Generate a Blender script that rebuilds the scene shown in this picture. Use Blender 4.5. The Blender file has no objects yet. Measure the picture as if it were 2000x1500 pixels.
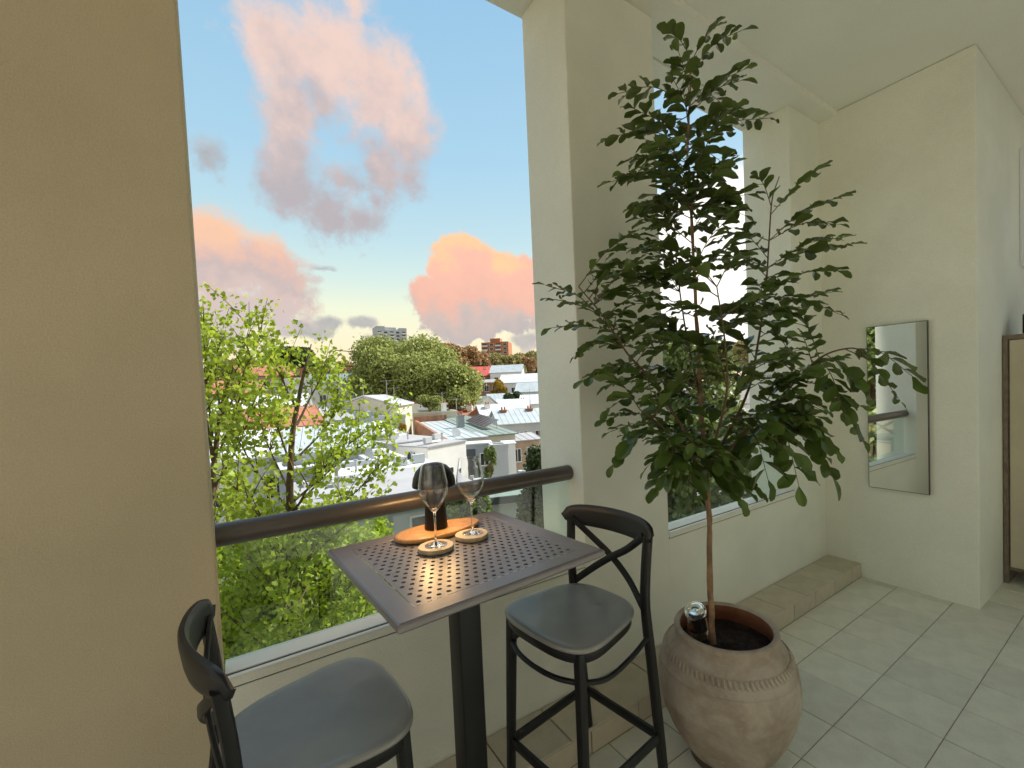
import bpy, math, random
import numpy as np
from mathutils import Vector, Matrix
R = math.radians
random.seed(7); rng = np.random.default_rng(7)
scene = bpy.context.scene
COL = scene.collection

# ------------------------------------------------------------------ camera
CAM = Vector((0.0, -1.6682, 1.55))
YAW, PITCH, ROLL, FPX, CX, CY = 0.60458, -0.0357, -0.042445, 867.29, 1070.43, 788.44
FWD = Vector((math.sin(YAW) * math.cos(PITCH), math.cos(YAW) * math.cos(PITCH), math.sin(PITCH)))
_r = Vector((math.cos(YAW), -math.sin(YAW), 0)); _u = _r.cross(FWD)
RGT = _r * math.cos(ROLL) + _u * math.sin(ROLL)
UPV = -_r * math.sin(ROLL) + _u * math.cos(ROLL)
cd = bpy.data.cameras.new('camera'); cam = bpy.data.objects.new('camera', cd); COL.objects.link(cam)
cam.matrix_world = Matrix(((RGT.x, UPV.x, -FWD.x, CAM.x), (RGT.y, UPV.y, -FWD.y, CAM.y), (RGT.z, UPV.z, -FWD.z, CAM.z), (0, 0, 0, 1)))
cd.sensor_fit = 'HORIZONTAL'; cd.sensor_width = 36.0; cd.lens = 36.0 * FPX / 2000
cd.shift_x = (1000 - CX) / 2000; cd.shift_y = (CY - 750) / 2000
cd.clip_start = 0.05; cd.clip_end = 6000
scene.camera = cam
scene.render.engine = 'CYCLES'
scene.cycles.use_denoising = True
scene.cycles.max_bounces = 14; scene.cycles.diffuse_bounces = 6; scene.cycles.transparent_max_bounces = 24
scene.cycles.transmission_bounces = 12; scene.cycles.glossy_bounces = 6
scene.cycles.use_adaptive_sampling = True; scene.cycles.adaptive_threshold = 0.02
scene.cycles.sample_clamp_indirect = 6.0
scene.view_settings.view_transform = 'Standard'; scene.view_settings.look = 'None'
scene.view_settings.gamma = 1.0; scene.view_settings.exposure = EXPOSURE = 0.78

# ------------------------------------------------------------------ node helper
class NT:
    def __init__(s, nt): s.nt = nt; s.n = nt.nodes; s.l = nt.links
    def node(s, t, **k):
        n = s.n.new(t)
        for a, v in k.items(): setattr(n, a, v)
        return n
    def put(s, sock, v):
        if isinstance(v, bpy.types.NodeSocket): s.l.new(v, sock)
        elif v is not None: sock.default_value = v
    def math(s, op, a, b=None, c=None, clamp=False):
        n = s.node('ShaderNodeMath', operation=op, use_clamp=clamp); s.put(n.inputs[0], a); s.put(n.inputs[1], b)
        if c is not None: s.put(n.inputs[2], c)
        return n.outputs[0]
    def vmath(s, op, a, b=None):
        n = s.node('ShaderNodeVectorMath', operation=op); s.put(n.inputs[0], a)
        if b is not None: s.put(n.inputs[1], b)
        return n.outputs['Value'] if op in ('LENGTH', 'DOT_PRODUCT') else n.outputs[0]
    def comb(s, x, y, z=0.0):
        n = s.node('ShaderNodeCombineXYZ'); s.put(n.inputs[0], x); s.put(n.inputs[1], y); s.put(n.inputs[2], z); return n.outputs[0]
    def mix(s, f, a, b, blend='MIX'):
        n = s.node('ShaderNodeMix', data_type='RGBA', blend_type=blend)
        s.put(n.inputs[0], f); s.put(n.inputs[6], a); s.put(n.inputs[7], b); return n.outputs[2]
    def smooth(s, v, a, b, lo=0.0, hi=1.0):
        n = s.node('ShaderNodeMapRange', interpolation_type='SMOOTHSTEP')
        s.put(n.inputs[0], v); n.inputs[1].default_value = a; n.inputs[2].default_value = b
        n.inputs[3].default_value = lo; n.inputs[4].default_value = hi; return n.outputs[0]
    def noise(s, vec, scale, detail=4, rough=0.55, dist=0.0, dim='3D'):
        n = s.node('ShaderNodeTexNoise', noise_dimensions=dim); s.put(n.inputs['Vector'], vec)
        n.inputs['Scale'].default_value = scale; n.inputs['Detail'].default_value = detail
        n.inputs['Roughness'].default_value = rough; n.inputs['Distortion'].default_value = dist
        return n.outputs['Fac']
    def ramp(s, f, stops):
        n = s.node('ShaderNodeValToRGB'); e = n.color_ramp.elements
        while len(e) > 1: e.remove(e[-1])
        e[0].position, e[0].color = stops[0][0], c4(stops[0][1])
        for p, c in stops[1:]:
            k = e.new(p); k.color = c4(c)
        s.put(n.inputs[0], f); return n.outputs[0]
def c4(c): return (*c, 1.0) if len(c) == 3 else tuple(c)
def srgb(r, g, b): return tuple(((v / 255 + 0.055) / 1.055) ** 2.4 if v > 10 else v / 255 / 12.92 for v in (r, g, b))

# ------------------------------------------------------------------ sky
SUN_AZ, SUN_EL = 92.0, 45.0
SKY_K = 1.09 / (2 ** EXPOSURE)
w = bpy.data.worlds.new('World'); scene.world = w; w.use_nodes = True
for n in list(w.node_tree.nodes): w.node_tree.nodes.remove(n)
N = NT(w.node_tree)
tc = N.node('ShaderNodeTexCoord'); sp = N.node('ShaderNodeSeparateXYZ'); N.l.new(tc.outputs['Generated'], sp.inputs[0])
DEG = 57.29578
EL = N.math('MULTIPLY', N.math('ARCSINE', sp.outputs[2]), DEG)
AZ = N.math('MULTIPLY', N.math('ARCTAN2', sp.outputs[0], sp.outputs[1]), DEG)
base = N.ramp(N.math('DIVIDE', N.math('ADD', EL, 10.0), 100.0), [
    (0.0, srgb(205, 180, 150)), (0.09, srgb(250, 214, 168)), (0.15, srgb(250, 232, 194)), (0.20, srgb(234, 238, 208)), (0.235, srgb(208, 228, 220)),
    (0.28, srgb(186, 216, 224)), (0.36, srgb(164, 203, 225)), (0.48, srgb(148, 191, 220)), (0.7, srgb(120, 170, 212)), (1.0, srgb(105, 158, 205))])
skyt = N.node('ShaderNodeTexSky', sky_type='NISHITA', sun_disc=False)
skyt.sun_elevation = R(SUN_EL); skyt.sun_rotation = R(SUN_AZ); skyt.altitude = 30; skyt.dust_density = 3.0
skyl = N.vmath('SCALE', skyt.outputs[0]); skyl.node.inputs['Scale'].default_value = 0.010
base = N.mix(1.0, base, skyl, 'ADD')
# clouds: soft lumps in (azimuth, elevation) torn by fractal noise
dirn = tc.outputs['Generated']
n_big = N.noise(dirn, 5.5, 7, 0.62, 0.35)
n_det = N.noise(dirn, 17.0, 6, 0.62, 0.2)
n_fin = N.noise(N.vmath('ADD', dirn, (0.3, 5.1, 2.2)), 46.0, 5, 0.6)
r1 = N.noise(dirn, 9.0, 6, 0.58); r2 = N.noise(N.vmath('ADD', dirn, (0.020, -0.006, 0.026)), 9.0, 6, 0.58)
relief = N.math('SUBTRACT', r1, r2)                # slope of the cloud lumps towards the light
n_wrp = N.noise(N.vmath('ADD', dirn, (3.1, 1.7, 0.4)), 6.0, 4, 0.5)
def density(azs, els, blobs):
    best = None
    for (a, e, ra, re_, wgt) in blobs:
        p = N.comb(N.math('DIVIDE', N.math('SUBTRACT', azs, a), ra), N.math('DIVIDE', N.math('SUBTRACT', els, e), re_))
        d = N.math('MULTIPLY', N.math('SUBTRACT', 1.0, N.vmath('LENGTH', p)), wgt)
        best = d if best is None else N.math('SMOOTH_MAX', best, d, 0.22)
    return best
warp = N.math('MULTIPLY', N.math('SUBTRACT', n_wrp, 0.5), 6.0)
tear = N.math('ADD', N.math('MULTIPLY', N.math('SUBTRACT', n_big, 0.5), 1.5), N.math('MULTIPLY', N.math('SUBTRACT', n_det, 0.5), 1.35))
tear = N.math('ADD', tear, N.math('MULTIPLY', N.math('SUBTRACT', n_fin, 0.5), 0.65))
AZw = N.math('ADD', AZ, warp); ELw = N.math('ADD', EL, N.math('MULTIPLY', N.math('SUBTRACT', n_det, 0.5), 3.0))
A = [(5.6, 34.2, 5.0, 4.6, 1.1), (10.5, 34.2, 6.5, 5.6, 1.25), (16.0, 32.4, 6.0, 5.6, 1.15), (19.0, 29.4, 4.6, 4.6, 1.0), (6.0, 28.6, 4.6, 6.0, 1.1), (9.4, 30.4, 4.4, 3.6, 0.9), (5.6, 23.0, 4.6, 5.0, 1.1), (9.6, 20.2, 4.8, 4.2, 1.1),
     (13.2, 19.6, 4.2, 3.2, 0.95), (16.2, 25.4, 4.4, 4.6, 0.85), (19.4, 24.6, 3.4, 2.6, 0.7), (14.0, 39.0, 2.0, 3.4, 0.55), (11.6, 23.4, 5.0, 2.6, 0.80), (15.4, 27.6, 2.6, 2.6, 0.6), (14.6, 22.0, 2.6, 2.4, 0.6)]
B = [(-2.5, 14.4, 6.5, 5.4, 1.3), (3.0, 13.6, 5.2, 4.6, 1.2), (4.6, 10.6, 3.8, 4.0, 1.15), (0.5, 9.0, 5.6, 4.2, 1.1), (-6.5, 12.0, 6.0, 5.0, 1.0)]
Cc = [(25.6, 14.6, 4.8, 5.2, 1.35), (29.5, 12.6, 6.0, 4.6, 1.3), (21.5, 11.4, 4.8, 3.4, 1.0), (26.0, 9.0, 8.0, 2.6, 1.05), (34.0, 12.0, 6.0, 4.6, 1.1)]
S = [(6.6, 7.5, 3.0, 1.1, 0.9), (8.4, 8.3, 1.7, 1.1, 0.7), (12.2, 8.5, 2.8, 1.2, 0.75), (13.2, 6.3, 1.6, 1.2, 0.7), (-2.2, 23.5, 2.2, 2.6, 0.5), (8.2, 14.4, 1.6, 0.7, 0.45), (32.0, 6.3, 3.0, 1.3, 0.6)]
W = [(50, 9, 13, 9, 1.3), (58, 16, 13, 9, 1.3), (66, 10, 14, 10, 1.2), (46, 20, 7, 5, .9)]
dW = density(AZw, ELw, W); 
dA, dB, dC, dS = (density(AZw, ELw, b) for b in (A, B, Cc, S))
# the rest of the dome carries the same broken cumulus
outm = N.math('MAXIMUM', N.smooth(AZ, 40, 58), N.smooth(AZ, -12, -26))
outm = N.math('MULTIPLY', outm, N.smooth(EL, 2, 9))
n_gen = N.noise(N.vmath('MULTIPLY', dirn, (1.0, 1.0, 1.7)), 2.6, 3, 0.5)
dG = N.math('SUBTRACT', N.math('MULTIPLY', N.math('SUBTRACT', n_gen, 0.47), 3.2), N.math('SUBTRACT', 1.0, outm))
def cover(d, k=1.0, a=0.0, b=0.42):
    return N.smooth(N.math('ADD', d, N.math('MULTIPLY', tear, k)), a, b)
cA, cB, cC, cS, cG = cover(dA, 0.98, -0.02, 0.80), cover(dB, 0.74, 0.0, 0.46), cover(dC, 0.62, 0.0, 0.22), cover(dS, 0.62, 0.0, 0.42), cover(dG, 0.7, 0.0, 0.5)
def shade(lo, hi, amp=7.0):           # lit from above, broken by noise
    e = N.math('ADD', EL, N.math('MULTIPLY', N.math('SUBTRACT', n_big, 0.5), amp * 1.3))
    e = N.math('ADD', e, N.math('MULTIPLY', N.math('SUBTRACT', n_det, 0.5), amp * 1.0))
    e = N.math('ADD', e, N.math('MULTIPLY', relief, amp * 2.6))
    return N.smooth(e, lo, hi)
colA = N.ramp(shade(20, 38, 9.0), [(0, srgb(182, 174, 178)), (0.35, srgb(202, 185, 183)), (0.7, srgb(222, 197, 189)), (1, srgb(236, 206, 193))])
colB = N.ramp(shade(8, 17.5, 3.2), [(0, srgb(208, 192, 190)), (0.3, srgb(214, 190, 184)), (0.52, srgb(200, 182, 180)), (0.75, srgb(226, 188, 174)), (1, srgb(246, 198, 166))])
colC = N.ramp(shade(6.0, 18.2, 4.2), [(0, srgb(190, 182, 180)), (0.2, srgb(208, 188, 180)), (0.42, srgb(236, 186, 168)), (0.88, srgb(247, 192, 170)), (1, srgb(254, 206, 160))])
colS = N.ramp(n_det, [(0.3, srgb(156, 157, 164)), (0.6, srgb(184, 180, 180)), (0.75, srgb(215, 208, 198))])
colG = N.ramp(shade(8, 36, 9.0), [(0, srgb(190, 172, 172)), (0.6, srgb(222, 196, 184)), (1, srgb(240, 212, 196))])
sky = N.mix(N.math('MULTIPLY', cG, 0.9), base, colG)
sky = N.mix(cover(dW, 0.5, 0.0, 0.5), sky, c4((1.25, 1.20, 1.10)))
sky = N.mix(N.math('MULTIPLY', cS, 0.85), sky, colS)
sky = N.mix(N.math('MULTIPLY', cA, 0.95), sky, colA)
sky = N.mix(N.math('MULTIPLY', cB, 0.97), sky, colB)
sky = N.mix(cC, sky, colC)
bg = N.node('ShaderNodeBackground'); N.l.new(sky, bg.inputs[0]); bg.inputs[1].default_value = SKY_K
wo = N.node('ShaderNodeOutputWorld'); N.l.new(bg.outputs[0], wo.inputs[0])
w.cycles.sampling_method = 'MANUAL'; w.cycles.sample_map_resolution = 1024

# ------------------------------------------------------------------ sun (low, veiled by cloud)
sl = bpy.data.lights.new('sun', 'SUN'); sl.energy = 4.5; sl.angle = R(10); sl.color = (1.0, 0.94, 0.84)
so = bpy.data.objects.new('sun', sl); COL.objects.link(so)
so.rotation_euler = Vector((-math.sin(R(SUN_AZ)) * math.cos(R(SUN_EL)), -math.cos(R(SUN_AZ)) * math.cos(R(SUN_EL)), -math.sin(R(SUN_EL)))).to_track_quat('-Z', 'Y').to_euler()

# ------------------------------------------------------------------ geometry helpers
def ray(px, py): return FWD + RGT * ((px - CX) / FPX) - UPV * ((py - CY) / FPX)
def at(px, py, depth): return CAM + ray(px, py) * depth
def on_z(px, py, z): d = ray(px, py); return CAM + d * ((z - CAM.z) / d.z)

class MB:
    def __init__(s): s.v = []; s.f = []; s.uv = None
    def add(s, vs, fs):
        b = len(s.v); s.v.extend(tuple(v) for v in vs); s.f.extend(tuple(b + i for i in f) for f in fs); return s
    def box(s, lo, hi, M=None):
        x0, y0, z0 = lo; x1, y1, z1 = hi
        vs = [Vector(p) for p in ((x0, y0, z0), (x1, y0, z0), (x1, y1, z0), (x0, y1, z0), (x0, y0, z1), (x1, y0, z1), (x1, y1, z1), (x0, y1, z1))]
        if M: vs = [M @ v for v in vs]
        return s.add(vs, [(0, 3, 2, 1), (4, 5, 6, 7), (0, 1, 5, 4), (1, 2, 6, 5), (2, 3, 7, 6), (3, 0, 4, 7)])
    def lathe(s, prof, seg=32, close=False, M=None, cap=True):
        n = len(prof); vs = []; fs = []
        for (r, z) in prof:
            for k in range(seg):
                a = 2 * math.pi * k / seg; v = Vector((r * math.cos(a), r * math.sin(a), z)); vs.append(M @ v if M else v)
        for i in range(n if close else n - 1):
            j = (i + 1) % n
            for k in range(seg):
                k2 = (k + 1) % seg; fs.append((i * seg + k, i * seg + k2, j * seg + k2, j * seg + k))
        if cap and not close:
            if prof[0][0] > 1e-6: fs.append(tuple(reversed(range(seg))))
            if prof[-1][0] > 1e-6: fs.append(tuple((n - 1) * seg + k for k in range(seg)))
        return s.add(vs, fs)
    def sweep(s, pts, rad, seg=8, hint=(0, 0, 1), power=2.0, cap=True):
        pts = [Vector(p) for p in pts]; n = len(pts); hint = Vector(hint); vs = []; fs = []
        for i, p in enumerate(pts):
            t = (pts[min(i + 1, n - 1)] - pts[max(i - 1, 0)]).normalized()
            a = hint.cross(t)
            if a.length < 1e-4: a = Vector((1, 0, 0)).cross(t)
            a.normalize(); b = t.cross(a)
            r = rad[i] if isinstance(rad, (list, tuple)) and not isinstance(rad, tuple) else rad
            ra, rb = r if isinstance(r, tuple) else (r, r)
            for k in range(seg):
                th = 2 * math.pi * (k + 0.5) / seg; c, q = math.cos(th), math.sin(th)
                c = math.copysign(abs(c) ** (2 / power), c); q = math.copysign(abs(q) ** (2 / power), q)
                vs.append(p + a * (ra * c) + b * (rb * q))
        for i in range(n - 1):
            for k in range(seg):
                k2 = (k + 1) % seg; fs.append((i * seg + k, i * seg + k2, (i + 1) * seg + k2, (i + 1) * seg + k))
        if cap: fs.append(tuple(reversed(range(seg)))); fs.append(tuple((n - 1) * seg + k for k in range(seg)))
        return s.add(vs, fs)
    def prism(s, pts, z0, z1):
        n = len(pts); vs = [(x, y, z0) for x, y in pts] + [(x, y, z1) for x, y in pts]
        return s.add(vs, [tuple(reversed(range(n))), tuple(range(n, 2 * n))] + [(i, (i + 1) % n, n + (i + 1) % n, n + i) for i in range(n)])
    def mesh(s, name, smooth=None):
        me = bpy.data.meshes.new(name); me.from_pydata(s.v, [], s.f); me.update()
        if smooth is not None:
            me.polygons.foreach_set('use_smooth', [True] * len(me.polygons)); me.set_sharp_from_angle(angle=R(smooth))
        return me
    def build(s, name, mat, parent=None, smooth=None, bevel=0.0, label=None, kind=None):
        o = bpy.data.objects.new(name, s.mesh(name, smooth)); COL.objects.link(o)
        o.data.materials.append(mat)
        if parent is not None: o.parent = parent
        if bevel:
            m = o.modifiers.new('bevel', 'BEVEL'); m.width = bevel; m.segments = 2; m.limit_method = 'ANGLE'; m.angle_limit = R(40)
        if label: o['label'] = label
        if kind: o['kind'] = kind
        return o
def raw_mesh(name, v, f):
    """big triangle/quad soups from numpy arrays (f: n x k)"""
    me = bpy.data.meshes.new(name); n, k = f.shape
    me.vertices.add(len(v)); me.vertices.foreach_set('co', np.ascontiguousarray(v, dtype=np.float32).ravel())
    me.loops.add(n * k); me.loops.foreach_set('vertex_index', np.ascontiguousarray(f, dtype=np.int32).ravel())
    me.polygons.add(n); me.polygons.foreach_set('loop_start', np.arange(n, dtype=np.int32) * k)
    me.update(calc_edges=True); me.validate(); return me
def obj(name, me, mat, parent=None):
    o = bpy.data.objects.new(name, me); COL.objects.link(o)
    if mat is not None and not me.materials: me.materials.append(mat)
    if parent is not None: o.parent = parent
    return o
def thing(name, label, cat, loc=(0, 0, 0), rz=0.0, group=None):
    o = bpy.data.objects.new(name, None); COL.objects.link(o); o.location = loc; o.rotation_euler = (0, 0, rz)
    o.empty_display_size = 0.05; o['label'] = label; o['category'] = cat
    if group: o['group'] = group
    return o
def tag(o, label=None, cat=None, group=None, kind=None):
    for k, v in (('label', label), ('category', cat), ('group', group), ('kind', kind)):
        if v: o[k] = v
    return o
def catmull(pts, n=6):
    pts = [Vector(p) for p in pts]; P = [pts[0] * 2 - pts[1]] + pts + [pts[-1] * 2 - pts[-2]]; out = []
    for i in range(1, len(P) - 2):
        a, b, c, d = P[i - 1:i + 3]
        for k in range(n):
            t = k / n
            out.append(0.5 * (2 * b + (c - a) * t + (2 * a - 5 * b + 4 * c - d) * t * t + (3 * b - a - 3 * c + d) * t ** 3))
    return out + [pts[-1]]

# ------------------------------------------------------------------ materials
def mat(name, col, rough=0.6, metal=0.0, vary=0.0, scale=6.0, bump=0.0, bscale=60.0, spec=0.5, col2=None, coat=0.0, island=0.0, coords='Object', objvar=0.0, bdetail=3, fine=0.0):
    m = bpy.data.materials.new(name); m.use_nodes = True; nt = NT(m.node_tree); b = m.node_tree.nodes['Principled BSDF']
    b.inputs['Roughness'].default_value = rough; b.inputs['Metallic'].default_value = metal
    b.inputs['Specular IOR Level'].default_value = spec; b.inputs['Coat Weight'].default_value = coat
    tcn = nt.node('ShaderNodeTexCoord'); vec = tcn.outputs[coords]
    c = c4(col)
    if vary or col2:
        f = nt.noise(vec, scale, 5, 0.6)
        lo = c4(tuple(x * (1 - vary) for x in col)); hi = c4(col2 if col2 else tuple(min(1, x * (1 + vary)) for x in col))
        c = nt.mix(nt.smooth(f, 0.32, 0.68), lo, hi)
    if island or objvar:
        src = nt.node('ShaderNodeNewGeometry').outputs['Random Per Island'] if island else nt.node('ShaderNodeObjectInfo').outputs['Random']
        k = island or objvar
        g = nt.math('ADD', nt.math('MULTIPLY', src, 2 * k), 1 - k)
        n = nt.node('ShaderNodeVectorMath', operation='SCALE'); nt.put(n.inputs[0], c if isinstance(c, bpy.types.NodeSocket) else c[:3]); nt.put(n.inputs['Scale'], g); c = n.outputs[0]
    if fine:
        f2 = nt.noise(vec, bscale * 0.8, 2, 0.6); g = nt.math('ADD', nt.math('MULTIPLY', f2, 2 * fine), 1 - fine)
        n = nt.node('ShaderNodeVectorMath', operation='SCALE'); nt.put(n.inputs[0], c if isinstance(c, bpy.types.NodeSocket) else c[:3]); nt.put(n.inputs['Scale'], g); c = n.outputs[0]
    nt.put(b.inputs['Base Color'], c)
    if bump:
        bn = nt.node('ShaderNodeBump'); bn.inputs['Strength'].default_value = bump; bn.inputs['Distance'].default_value = 0.01
        nt.put(bn.inputs['Height'], nt.noise(vec, bscale, bdetail, 0.6)); nt.put(b.inputs['Normal'], bn.outputs[0])
    return m
def leaf_mat(name, col, under, trans=0.25, rough=0.35, island=0.35, tcol=None):
    m = bpy.data.materials.new(name); m.use_nodes = True; nt = NT(m.node_tree); b = m.node_tree.nodes['Principled BSDF']; out = m.node_tree.nodes['Material Output']
    geo = nt.node('ShaderNodeNewGeometry'); oi = nt.node('ShaderNodeObjectInfo')
    rnd = nt.math('FRACT', nt.math('ADD', geo.outputs['Random Per Island'], oi.outputs['Random']))
    c = nt.mix(geo.outputs['Backfacing'], c4(col), c4(under))
    n = nt.node('ShaderNodeVectorMath', operation='SCALE'); nt.put(n.inputs[0], c); nt.put(n.inputs['Scale'], nt.math('ADD', nt.math('MULTIPLY', rnd, 2 * island), 1 - island)); c = n.outputs[0]
    nt.put(b.inputs['Base Color'], c); b.inputs['Roughness'].default_value = rough; b.inputs['Specular IOR Level'].default_value = 0.4
    tr = nt.node('ShaderNodeBsdfTranslucent'); nt.put(tr.inputs[0], c4(tcol) if tcol else c)
    mx = nt.node('ShaderNodeMixShader'); mx.inputs[0].default_value = trans
    nt.l.new(b.outputs[0], mx.inputs[1]); nt.l.new(tr.outputs[0], mx.inputs[2]); nt.l.new(mx.outputs[0], out.inputs[0])
    return m
def clear_glass(name, tint=(1, 1, 1), rough=0.0):
    """thin clear sheet: straight-through light plus a Fresnel reflection"""
    m = bpy.data.materials.new(name); m.use_nodes = True; nt = NT(m.node_tree); out = m.node_tree.nodes['Material Output']
    fr = nt.node('ShaderNodeFresnel'); ge = nt.node('ShaderNodeNewGeometry'); nt.put(fr.inputs[0], nt.math('SUBTRACT', 1.5, nt.math('MULTIPLY', ge.outputs['Backfacing'], 1.5 - 1 / 1.5)))
    tr = nt.node('ShaderNodeBsdfTransparent'); tr.inputs[0].default_value = c4(tint)
    gl = nt.node('ShaderNodeBsdfGlossy'); gl.inputs['Roughness'].default_value = rough
    mx = nt.node('ShaderNodeMixShader'); nt.l.new(fr.outputs[0], mx.inputs[0]); nt.l.new(tr.outputs[0], mx.inputs[1]); nt.l.new(gl.outputs[0], mx.inputs[2])
    nt.l.new(mx.outputs[0], out.inputs[0]); return m

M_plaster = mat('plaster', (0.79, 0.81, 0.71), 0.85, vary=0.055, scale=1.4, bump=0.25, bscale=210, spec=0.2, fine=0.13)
M_shaded_plaster = mat('shaded_plaster', (0.53, 0.46, 0.315), 0.85, vary=0.06, scale=1.2, bump=0.25, bscale=210, spec=0.2, fine=0.13)  # darker, warmer copy of the plaster with this wall's weaker light painted in
M_ceil = mat('ceiling_paint', (0.78, 0.79, 0.70), 0.9, vary=0.03, scale=1.0, bump=0.25, bscale=200, spec=0.2, fine=0.13)
M_sill = mat('white_paint', (0.84, 0.83, 0.78), 0.35, vary=0.02, scale=3, spec=0.5)
M_tile = mat('floor_tile', (0.66, 0.66, 0.55), 0.5, vary=0.06, scale=9, bump=0.05, bscale=180, objvar=0.07, spec=0.35, fine=0.10)
M_ledge = mat('ledge_tile', (0.56, 0.51, 0.39), 0.5, vary=0.07, scale=9, bump=0.05, bscale=180, objvar=0.06, spec=0.35, fine=0.10)
M_grout = mat('grout', (0.23, 0.21, 0.165), 0.9, vary=0.2, scale=20)
M_rail = mat('rail_metal', (0.11, 0.095, 0.085), 0.33, metal=0.35, vary=0.06, scale=10)
M_black = mat('black_resin', (0.008, 0.0085, 0.0095), 0.40, vary=0.1, scale=12, bump=0.02, bscale=400, spec=0.4)
M_seat_sheen = mat('seat_resin_sheen', (0.235, 0.238, 0.225), 0.36, vary=0.06, scale=9, bump=0.03, bscale=420, spec=0.9, coat=0.2)  # same black resin, lightened to grey: sky sheen painted into the base colour
M_table = mat('table_resin', (0.165, 0.148, 0.150), 0.36, vary=0.08, scale=8, bump=0.02, bscale=300, spec=1.0)
M_lampblack = mat('lamp_black', (0.005, 0.0045, 0.0045), 0.45, spec=0.3)
M_alu = mat('aluminium', (0.30, 0.31, 0.31), 0.35, metal=0.8)
M_darkgap = mat('dark_seal', (0.02, 0.02, 0.02), 0.7)
M_pane = clear_glass('balustrade_glass', (0.93, 0.97, 0.94))
M_soil = mat('soil', (0.022, 0.013, 0.009), 0.95, vary=0.5, scale=40, bump=0.9, bscale=55)
M_bark = mat('bark', (0.26, 0.16, 0.085), 0.8, vary=0.3, scale=22, bump=0.4, bscale=90)
M_twig = mat('twig', (0.11, 0.07, 0.035), 0.75, vary=0.2, scale=30)
M_leaf = leaf_mat('glossy_leaf', (0.075, 0.125, 0.028), (0.095, 0.135, 0.042), 0.24, 0.22, 0.55, (0.16, 0.24, 0.03))
# ------------------------------------------------------------------ balcony shell
XA, XC1, XC2, XW, XM = -0.089, 1.3375, 1.944, 3.3827, 3.848     # jambs and the mirror wall
T, ZS, ZC, YM, XE = 0.3614, 0.708, 3.53, -0.9048, 4.478
ZL, YL = 0.102, -0.239
def struct(name, mb, m, label=None, bevel=0.0, parent=None):
    o = mb.build(name, m, parent, bevel=bevel)
    if parent is None: o['kind'] = 'structure'
    if label: o['label'] = label
    return o
wl = struct('wall_left', MB().box((-1.5, 0, -0.3), (XA, 0.075, ZC)), M_shaded_plaster, 'wide plaster wall filling the left of the picture, weaker light painted into its tone', 0.006)
wc = struct('wall_pier', MB().box((XC1, 0, -0.3), (XC2, T, ZC)), M_plaster, 'beige plaster pier between the two openings', 0.006)
wr = struct('wall_end_pier', MB().box((XW, 0, -0.3), (XM + 0.004, T, ZC)), M_plaster, 'beige plaster strip between small opening and mirror wall', 0.006)
wm = struct('wall_right', MB().box((XM, YM, -0.3), (7.0, T - 0.02, ZC + 0.03)), M_plaster, 'pale plaster wall carrying the mirror', 0.006)
# low walls under the openings, each with its capping and glazing channel
for (x0, x1, nm) in ((XA, XC1, 'parapet_wide'), (XC2, XW, 'parapet_narrow')):
    p = struct(nm, MB().box((x0 - .003, 0.0, -0.3), (x1 + .003, 0.105, 0.668)), M_plaster, 'low beige parapet under the ' + ('wide opening' if x0 < 0 else 'small opening'))
    MB().box((x0 + .001, 0.004, 0.664), (x1 - .001, 0.103, 0.674)).build('joint', M_darkgap, p)
    MB().box((x0 + .001, -0.004, 0.673), (x1 - .001, 0.113, ZS - 0.006)).build('coping', M_plaster, p, bevel=0.003)
    MB().box((x0 + .002, -0.006, ZS - 0.0055), (x1 - .002, 0.010, ZS)).build('sill_lip', M_sill, p, bevel=0.0015)
    MB().box((x0 + .002, 0.0105, ZS - 0.0055), (x1 - .002, 0.022, ZS - 0.0025)).build('glazing_channel', M_darkgap, p)
    MB().box((x0 + .002, 0.0225, ZS - 0.0055), (x1 - .002, 0.116, ZS + 0.001)).build('sill', M_sill, p, bevel=0.0015)
# ceiling: hung board inside, a slightly lower slab edge over the openings with a drip groove
struct('ceiling', MB().box((-1.5, -2.15, ZC + 0.033), (7.0, -0.127, ZC + 0.25)).box((-1.5, -4.5, ZC + 0.034), (4.0, -2.151, ZC + 0.25)), M_ceil, 'greenish cream painted ceiling above the tree')  # unseen roof gap and open left end shaped to let light in
ce = struct('ceiling_edge', MB().box((-1.5, -0.130, ZC), (7.0, 0.196, ZC + 0.24)), M_ceil, 'lower ceiling strip running over both openings', 0.004)
MB().box((-1.5, 0.196, ZC + 0.018), (7.0, 0.212, ZC + 0.24)).build('drip_groove', M_ceil, ce)
MB().box((-1.5, 0.212, ZC), (7.0, T + 0.02, ZC + 0.24)).build('outer_soffit', M_ceil, ce, bevel=0.004)
# storeys above and below, the building's outer face
struct('facade_below', MB().box((-9, 0.02, -9.0), (9.5, T - 0.03, -0.301)), M_plaster, 'beige outside wall of the building below the balcony')
struct('bounce_wall_back', MB().box((-1.5, -4.7, -0.3), (7.2, -4.5, ZC)), M_sill, 'unseen white wall added behind the viewer to block and bounce light')  # added out of view to cut light from behind and bounce the rest
struct('wall_far_end', MB().box((7.0, -4.5, -0.3), (7.2, T - .02, ZC)), M_sill, 'unseen white wall closing the far end of the balcony, shaped to bounce light')  # out of view; kept low and white so sun enters and bounces
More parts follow.
